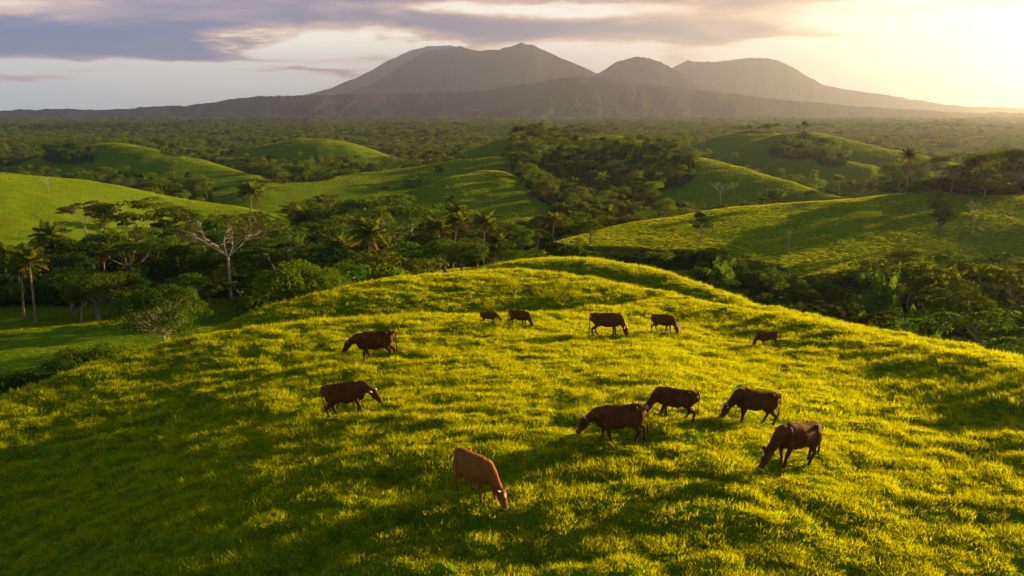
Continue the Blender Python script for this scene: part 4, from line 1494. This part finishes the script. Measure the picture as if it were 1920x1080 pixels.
def ring_tube(G, secs, k=16, up=(0, 0, 1)):
    """secs: (centre, half height, half width); closed ends"""
    P = np.array([s[0] for s in secs], float)
    hh = np.array([s[1] for s in secs], float)
    hw = np.array([s[2] for s in secs], float)
    # smooth resample
    n = len(P)
    t = np.arange(n)
    tt = np.linspace(0, n - 1, (n - 1) * 4 + 1)

    def cr(a):
        out = []
        for q in tt:
            i = min(int(q), n - 2)
            f = q - i
            p0, p1, p2, p3 = a[max(i - 1, 0)], a[i], a[i + 1], a[min(i + 2, n - 1)]
            out.append(.5 * ((2 * p1) + (-p0 + p2) * f + (2 * p0 - 5 * p1 + 4 * p2 - p3) * f * f + (-p0 + 3 * p1 - 3 * p2 + p3) * f ** 3))
        return np.array(out)
    P, hh, hw = cr(P), np.maximum(cr(hh), .004), np.maximum(cr(hw), .004)
    tg = np.gradient(P, axis=0)
    tg /= np.linalg.norm(tg, axis=1, keepdims=True) + 1e-9
    side = np.cross(np.array(up, float)[None], tg)
    bad = np.linalg.norm(side, axis=1) < .15
    side[bad] = (0, 1, 0)
    # keep side vectors coherent
    for i in range(1, len(side)):
        if np.dot(side[i], side[i - 1]) < 0:
            side[i] *= -1
    side /= np.linalg.norm(side, axis=1, keepdims=True)
    upv = np.cross(tg, side)
    ang = np.arange(k) * 2 * math.pi / k
    ring = P[:, None] + np.cos(ang)[None, :, None] * side[:, None] * hw[:, None, None] + np.sin(ang)[None, :, None] * upv[:, None] * hh[:, None, None]
    m_ = len(P)
    v = np.concatenate([ring.reshape(-1, 3), P[:1], P[-1:]])
    idx = np.arange(m_ * k).reshape(m_, k)
    j = np.roll(idx, -1, axis=1)
    q = np.stack([idx[:-1], j[:-1], j[1:], idx[1:]], -1).reshape(-1, 4)
    a, b = m_ * k, m_ * k + 1
    cap = [(a, a, 0, 0)]
    tri = np.concatenate([np.stack([np.full(k, a), j[0], idx[0]], 1), np.stack([np.full(k, b), idx[-1], j[-1]], 1)])
    G.setdefault('v', []).append(v)
    off = G.get('n', 0)
    G.setdefault('q', []).append(q + off)
    G.setdefault('t', []).append(tri + off)
    G['n'] = off + len(v)


def rz(a):
    return np.array([[math.cos(a), -math.sin(a), 0], [math.sin(a), math.cos(a), 0], [0, 0, 1.]])


def make_cow(name, coat, head=0.0, turn=0.0, stride=(0, 0, 0, 0), horns=0, tagged=False, blaze=0, belly=1.0, seed=0, dewlap=1.0, tail_side=.03, calf=False):
    """forward = +X, standing on z=0.  head: 0 = level with the back, 1 = grazing.  turn: radians, + to the left"""
    G = {}
    # neck and head path
    ground = np.array([1.05, 0, 0.47])
    level = np.array([1.00, 0, 1.13])
    poll = level * (1 - head) + ground * head + np.array([0.10 * math.sin(math.pi * head), 0, 0])
    nb = np.array([.66, 0, 1.04])
    # head axis: level pose points forward-down; grazing points down
    pitch = R(-42) * (1 - head) + R(-70) * head
    hd = np.array([math.cos(pitch), 0, math.sin(pitch)])
    hn = np.array([-math.sin(pitch), 0, math.cos(pitch)])       # towards the forehead
    piv = nb

    def bend(p, w):
        return piv + rz(turn * w) @ (p - piv)
    body = [((-.86, 0, 1.06), .05, .05), ((-.83, 0, 1.04), .20, .14), ((-.72, 0, 1.03), .275, .215), ((-.52, 0, 1.01), .305, .265), ((-.28, 0, .965), .345 * belly ** .5, .305 * belly),
            ((0, 0, .92), .405 * belly, .345 * belly), ((.24, 0, .93), .40, .32), ((.42, 0, .965), .385, .275), ((.56, 0, .985), .335, .225)]
    nk1 = nb * .7 + poll * .3
    nk2 = nb * .35 + poll * .65
    body += [(nb, .28, .175), (bend(nk1 + np.array([0, 0, .02 + .05 * head]), .4), .215, .135), (bend(nk2 + np.array([0, 0, .03 * (1 - head)]), .75), .165, .11), (bend(poll - hd * .02, 1), .135, .105)]
    ring_tube(G, [(np.asarray(c, float), a, b) for c, a, b in body], 20)
    face = [(-.08, .02, .11, .10), (.02, .0, .155, .135), (.13, -.01, .155, .130), (.25, -.02, .125, .098), (.36, -.02, .098, .080), (.46, -.015, .094, .084), (.52, -.015, .06, .06)]
    ring_tube(G, [(bend(poll + hd * s + hn * o, 1), a, b) for s, o, a, b in face], 16, up=tuple(rz(turn) @ hn))
    # brisket / dewlap
    ring_tube(G, [((.34, 0, .74), .10, .10), ((.54, 0, .72), .17, .12), ((.70, 0, .80), .14 * dewlap, .08), (bend(nk1 + np.array([.0, 0, -.20]), .4), .07 * dewlap, .035)], 12)
    s = stride
    ring_tube(G, [((-.52, .0, 1.04), .2, .3), ((-.76, 0, 1.10), .16, .20)], 12)
    for i, sy in enumerate((1, -1)):
        f = s[i]
        ring_tube(G, [((.44, sy * .19, .98), .13, .09), ((.43, sy * .20, .80), .135, .085), ((.42 + f * .10, sy * .19, .62), .085, .068), ((.45 + f * .45, sy * .175, .40), .066, .060),
                      ((.445 + f * .62, sy * .17, .26), .046, .044), ((.44 + f * .85, sy * .17, .10), .048, .046), ((.46 + f * .9, sy * .17, .055), .050, .046), ((.47 + f * .9, sy * .17, .0), .058, .050)], 10, up=(1, 0, 0))
        f = s[i + 2]
        ring_tube(G, [((-.58, sy * .16, 1.06), .20, .11), ((-.56, sy * .20, .86), .215, .115), ((-.50 + f * .1, sy * .205, .68), .15, .095), ((-.585 + f * .35, sy * .19, .52), .085, .062),
                      ((-.70 + f * .6, sy * .18, .42), .070, .058), ((-.665 + f * .75, sy * .175, .26), .048, .045), ((-.62 + f * .95, sy * .17, .10), .049, .047), ((-.60 + f * 1.0, sy * .17, .055), .050, .046),
                      ((-.585 + f * 1.0, sy * .17, .0), .058, .050)], 10, up=(1, 0, 0))
    for sy in (1, -1):          # hook and pin bones, shoulder blades
        ring_tube(G, [((-.44, sy * .17, 1.245), .03, .03), ((-.50, sy * .205, 1.235), .065, .060), ((-.57, sy * .20, 1.20), .03, .03)], 8)
        ring_tube(G, [((-.76, sy * .10, 1.20), .03, .03), ((-.82, sy * .115, 1.17), .055, .05), ((-.87, sy * .10, 1.12), .02, .02)], 8)
        ring_tube(G, [((.50, sy * .10, 1.27), .05, .05), ((.52, sy * .17, 1.12), .10, .085), ((.50, sy * .21, .92), .09, .07)], 8, up=(1, 0, 0))
    # udder
    ring_tube(G, [((-.50, 0, .66), .10, .12), ((-.36, 0, .62), .09, .11), ((-.24, 0, .64), .04, .06)], 10)
    # tail root
    tmp = mesh_obj('body', np.concatenate(G['v']), np.concatenate(G['q']), np.concatenate(G['t']), COATS[coat], smooth=True)
    md = tmp.modifiers.new('remesh', 'REMESH')
    md.mode = 'VOXEL'
    md.voxel_size = .020
    md.use_smooth_shade = True
    ms = tmp.modifiers.new('smooth', 'SMOOTH')
    ms.factor = .5
    ms.iterations = 5
    dg = bpy.context.evaluated_depsgraph_get()
    me = bpy.data.meshes.new_from_object(tmp.evaluated_get(dg))
    old = tmp.data
    bpy.data.objects.remove(tmp)
    bpy.data.meshes.remove(old)
    me.name = 'body'
    me.materials.clear()
    me.materials.append(COATS[coat])
    co = np.empty(len(me.vertices) * 3, np.float32)
    me.vertices.foreach_get('co', co)
    co = co.reshape(-1, 3)
    # subtle flesh: ribs, hip bones, spine
    nz = (vnoise(co[:, 0] * 5 + seed, co[:, 2] * 4, 33) - .5) * .018
    co[:, 1] += np.sign(co[:, 1]) * nz * (np.abs(co[:, 1]) > .1)
    me.vertices.foreach_set('co', co.ravel())
    Rt = rz(turn)
    hp = bend(poll, 1)
    loc = (co - hp) @ Rt        # into head frame (rotate back)
    s_ = loc @ hd
    o_ = loc @ hn
    w_ = loc[:, 1]
    headz = (np.abs(w_) < .2) & (s_ > -.1) & (np.abs(o_) < .25) & (s_ < .6)
    muz = np.clip((s_ - .40) / .05, 0, 1) * headz
    bl = np.zeros(len(co))
    if blaze:
        bl = (np.clip(1 - np.hypot(w_ / .045, (s_ - .10) / .07), 0, .3) / .3) * (o_ > .03) * headz
    lg = np.clip((.42 - co[:, 2]) / .2, 0, 1) * (co[:, 0] < .75)
    for nm, dt in (('muzzle', muz), ('blaze', bl), ('leg', lg)):
        at = me.attributes.new(nm, 'FLOAT', 'POINT')
        at.data.foreach_set('value', dt.astype(np.float32))
    parts = [('body', me)]

    def part(nm, secs_list, mat, up=(0, 0, 1), k=8):
        g2 = {}
        for sc_ in secs_list:
            ring_tube(g2, sc_, k, up=up)
        o = mesh_obj(nm, np.concatenate(g2['v']), np.concatenate(g2['q']), np.concatenate(g2['t']), mat, smooth=True, link=False)
        m2 = o.data
        bpy.data.objects.remove(o)
        parts.append((nm, m2))
    W3 = lambda a, b, c: hp + Rt @ (hd * a + hn * b + np.array([0, c, 0]))
    for sy in (1, -1):
        # ears: flat leaf shapes out to the side, drooping a little
        e = [W3(-.02, .04, sy * .095), W3(-.04, .05, sy * .16), W3(-.045, .045, sy * .23), W3(-.02, .03, sy * .30)]
        part('ear', [[(e[0], .018, .03), (e[1], .014, .062), (e[2], .012, .060), (e[3], .004, .012)]], COATS[coat], up=tuple(Rt @ hn))
        if horns:
            L = horns
            h_ = [W3(-.05, .09, sy * .07), W3(-.09, .13, sy * (.10 + .09 * L)), W3(-.10, .18, sy * (.10 + .17 * L)), W3(-.06, .23 + .04 * L, sy * (.10 + .19 * L))]
            part('horn', [[(h_[0], .028, .028), (h_[1], .024, .024), (h_[2], .017, .017), (h_[3], .004, .004)]], M['horn'])
        part('eye', [[(W3(.115, .055, sy * .092), .008, .008), (W3(.13, .055, sy * .100), .020, .020), (W3(.145, .055, sy * .094), .008, .008)]], M['eye'], k=8)
    if tagged:
        for sy in (1, -1):
            part('ear_tag', [[(W3(-.035, .062, sy * .19), .006, .03), (W3(.03, .075, sy * .19), .006, .036)]], M['tag'], up=tuple(Rt @ hn))
    ts = tail_side
    part('tail', [[((-.80, 0, 1.24), .04, .04), ((-.89, 0, 1.21), .035, .035), ((-.93, ts * .5, 1.02), .024, .024), ((-.925, ts, .74), .018, .018), ((-.915, ts * 1.3, .54), .022, .022), ((-.91, ts * 1.4, .42), .040, .034),
                   ((-.90, ts * 1.4, .26), .008, .008)]], COATS[coat], up=(1, 0, 0))
    return parts


def put_cow(spec):
    (u, v, heading, scale, coat, head, turn, stride, horns, tagged, blaze, label, calf) = spec
    p, r_ = ground_px(u, v, 14, 140)
    near_ = np.array([p.x]), np.array([p.y])
    z0 = float(on_ground(*near_)[1][0])
    parts = make_cow('cow', coat, head, turn, stride, horns, tagged, blaze, belly=.93 if calf else 1.0, seed=u, dewlap=.5 if calf else 1.0)
    root = place('calf' if calf else 'cow', parts, (p.x, p.y, z0 - .03), scale * 1.15, R(heading))
    # lean with the ground under the hooves
    fx, fy = math.cos(R(heading)), math.sin(R(heading))
    zf = gz(p.x + fx * .6, p.y + fy * .6)
    zb = gz(p.x - fx * .6, p.y - fy * .6)
    zl = gz(p.x - fy * .3, p.y + fx * .3)
    zr = gz(p.x + fy * .3, p.y - fx * .3)
    q = Matrix.Rotation(R(heading), 4, 'Z') @ Matrix.Rotation(-math.atan2(zf - zb, 1.2), 4, 'Y') @ Matrix.Rotation(math.atan2(zl - zr, .6), 4, 'X')
    root.rotation_euler = q.to_euler()
    tag(root, label, 'calf' if calf else 'cow', 'brown cattle grazing on the hill')


COWS = [
    # u, v (ground under the middle), heading, scale, coat, head, turn, stride(front L, front R, hind L, hind R), horns, tagged, blaze, label, calf
    (706, 672, 187, 1.26, 'dark', .30, .05, (.10, -.25, .12, -.16), 0, True, 0, 'brown cow with a white ear tag facing left, upper left of the herd', False),
    (655, 784, -5, 1.08, 'dark', .42, -.25, (-.12, .16, .10, -.12), 0, True, 0, 'brown cow facing right with lifted head, lowest on the left side', False),
    (897, 938, -52, 1.06, 'light', .96, .10, (.15, -.10, .12, -.18), .6, False, 1, 'orange-brown cow with a white forehead patch grazing nearest the camera', False),
    (917, 607, -4, .60, 'mid', .62, .0, (.25, -.1, .15, -.15), 0, False, 0, 'young brown cow facing right, leftmost of the back row', True),
    (972, 610, -22, .80, 'mid', 1.0, .1, (.1, -.1, .1, -.12), .7, False, 0, 'horned brown cow grazing beside the small leftmost one of the back row', False),
    (1136, 633, -4, 1.10, 'mid', .92, -.5, (.12, -.08, .15, -.12), .9, True, 0, 'large horned brown cow facing right in the middle of the back row', False),
    (1242, 628, -36, .88, 'mid', .97, .0, (.1, -.15, .1, -.14), .8, False, 0, 'horned brown cow grazing right of the large one in the back row', False),
    (1441, 650, 178, .68, 'mid', .80, .0, (.05, -.12, .2, -.25), 0, False, 0, 'small brown calf grazing alone at the far right of the herd', True),
    (1163, 828, 184, 1.04, 'dark', .36, .1, (-.15, .15, .2, -.22), .8, False, 0, 'large dark horned cow facing left in front of another cow', False),
    (1264, 788, 163, .88, 'dark', .95, .0, (.1, -.12, -.15, .18), 0, False, 0, 'dark brown cow grazing with its head hidden behind the large horned one', False),
    (1411, 793, 186, .99, 'dark', .84, .05, (.1, -.12, -.12, .16), .8, True, 1, 'brown cow with pale muzzle facing left, right of the overlapping two', False),
    (1487, 872, 207, 1.08, 'dark', 1.0, -.1, (.1, -.12, .15, -.18), 0, False, 1, 'dark brown cow grazing at the lower right of the herd', False),
]
for c in COWS:
    put_cow(c)
COW_AT = [(ground_px(c[0], c[1], 14, 140)[0].x, ground_px(c[0], c[1], 14, 140)[0].y) for c in COWS]
build_grass()
# ------------------------------------------------------------------ haze: the air itself
def build_haze():
    X0, X1, Y0, Y1, Z0, Z1 = -16000, 16000, -16000, 16000, -75, 960
    v = [(x, y, z) for z in (Z0, Z1) for y in (Y0, Y1) for x in (X0, X1)]
    q = [(0, 2, 3, 1), (4, 5, 7, 6), (0, 1, 5, 4), (2, 6, 7, 3), (0, 4, 6, 2), (1, 3, 7, 5)]
    m, N = new_mat('haze')
    pv = N.n('ShaderNodeVolumePrincipled', {'Color': (0.47, 0.56, 0.84), 'Density': 0.000095, 'Anisotropy': 0.80})
    o = N.n('ShaderNodeOutputMaterial')
    N.t.links.new(pv.outputs[0], o.inputs['Volume'])
    ob = mesh_obj('haze', v, q, None, m)
    tag(ob, kind='stuff')


build_haze()
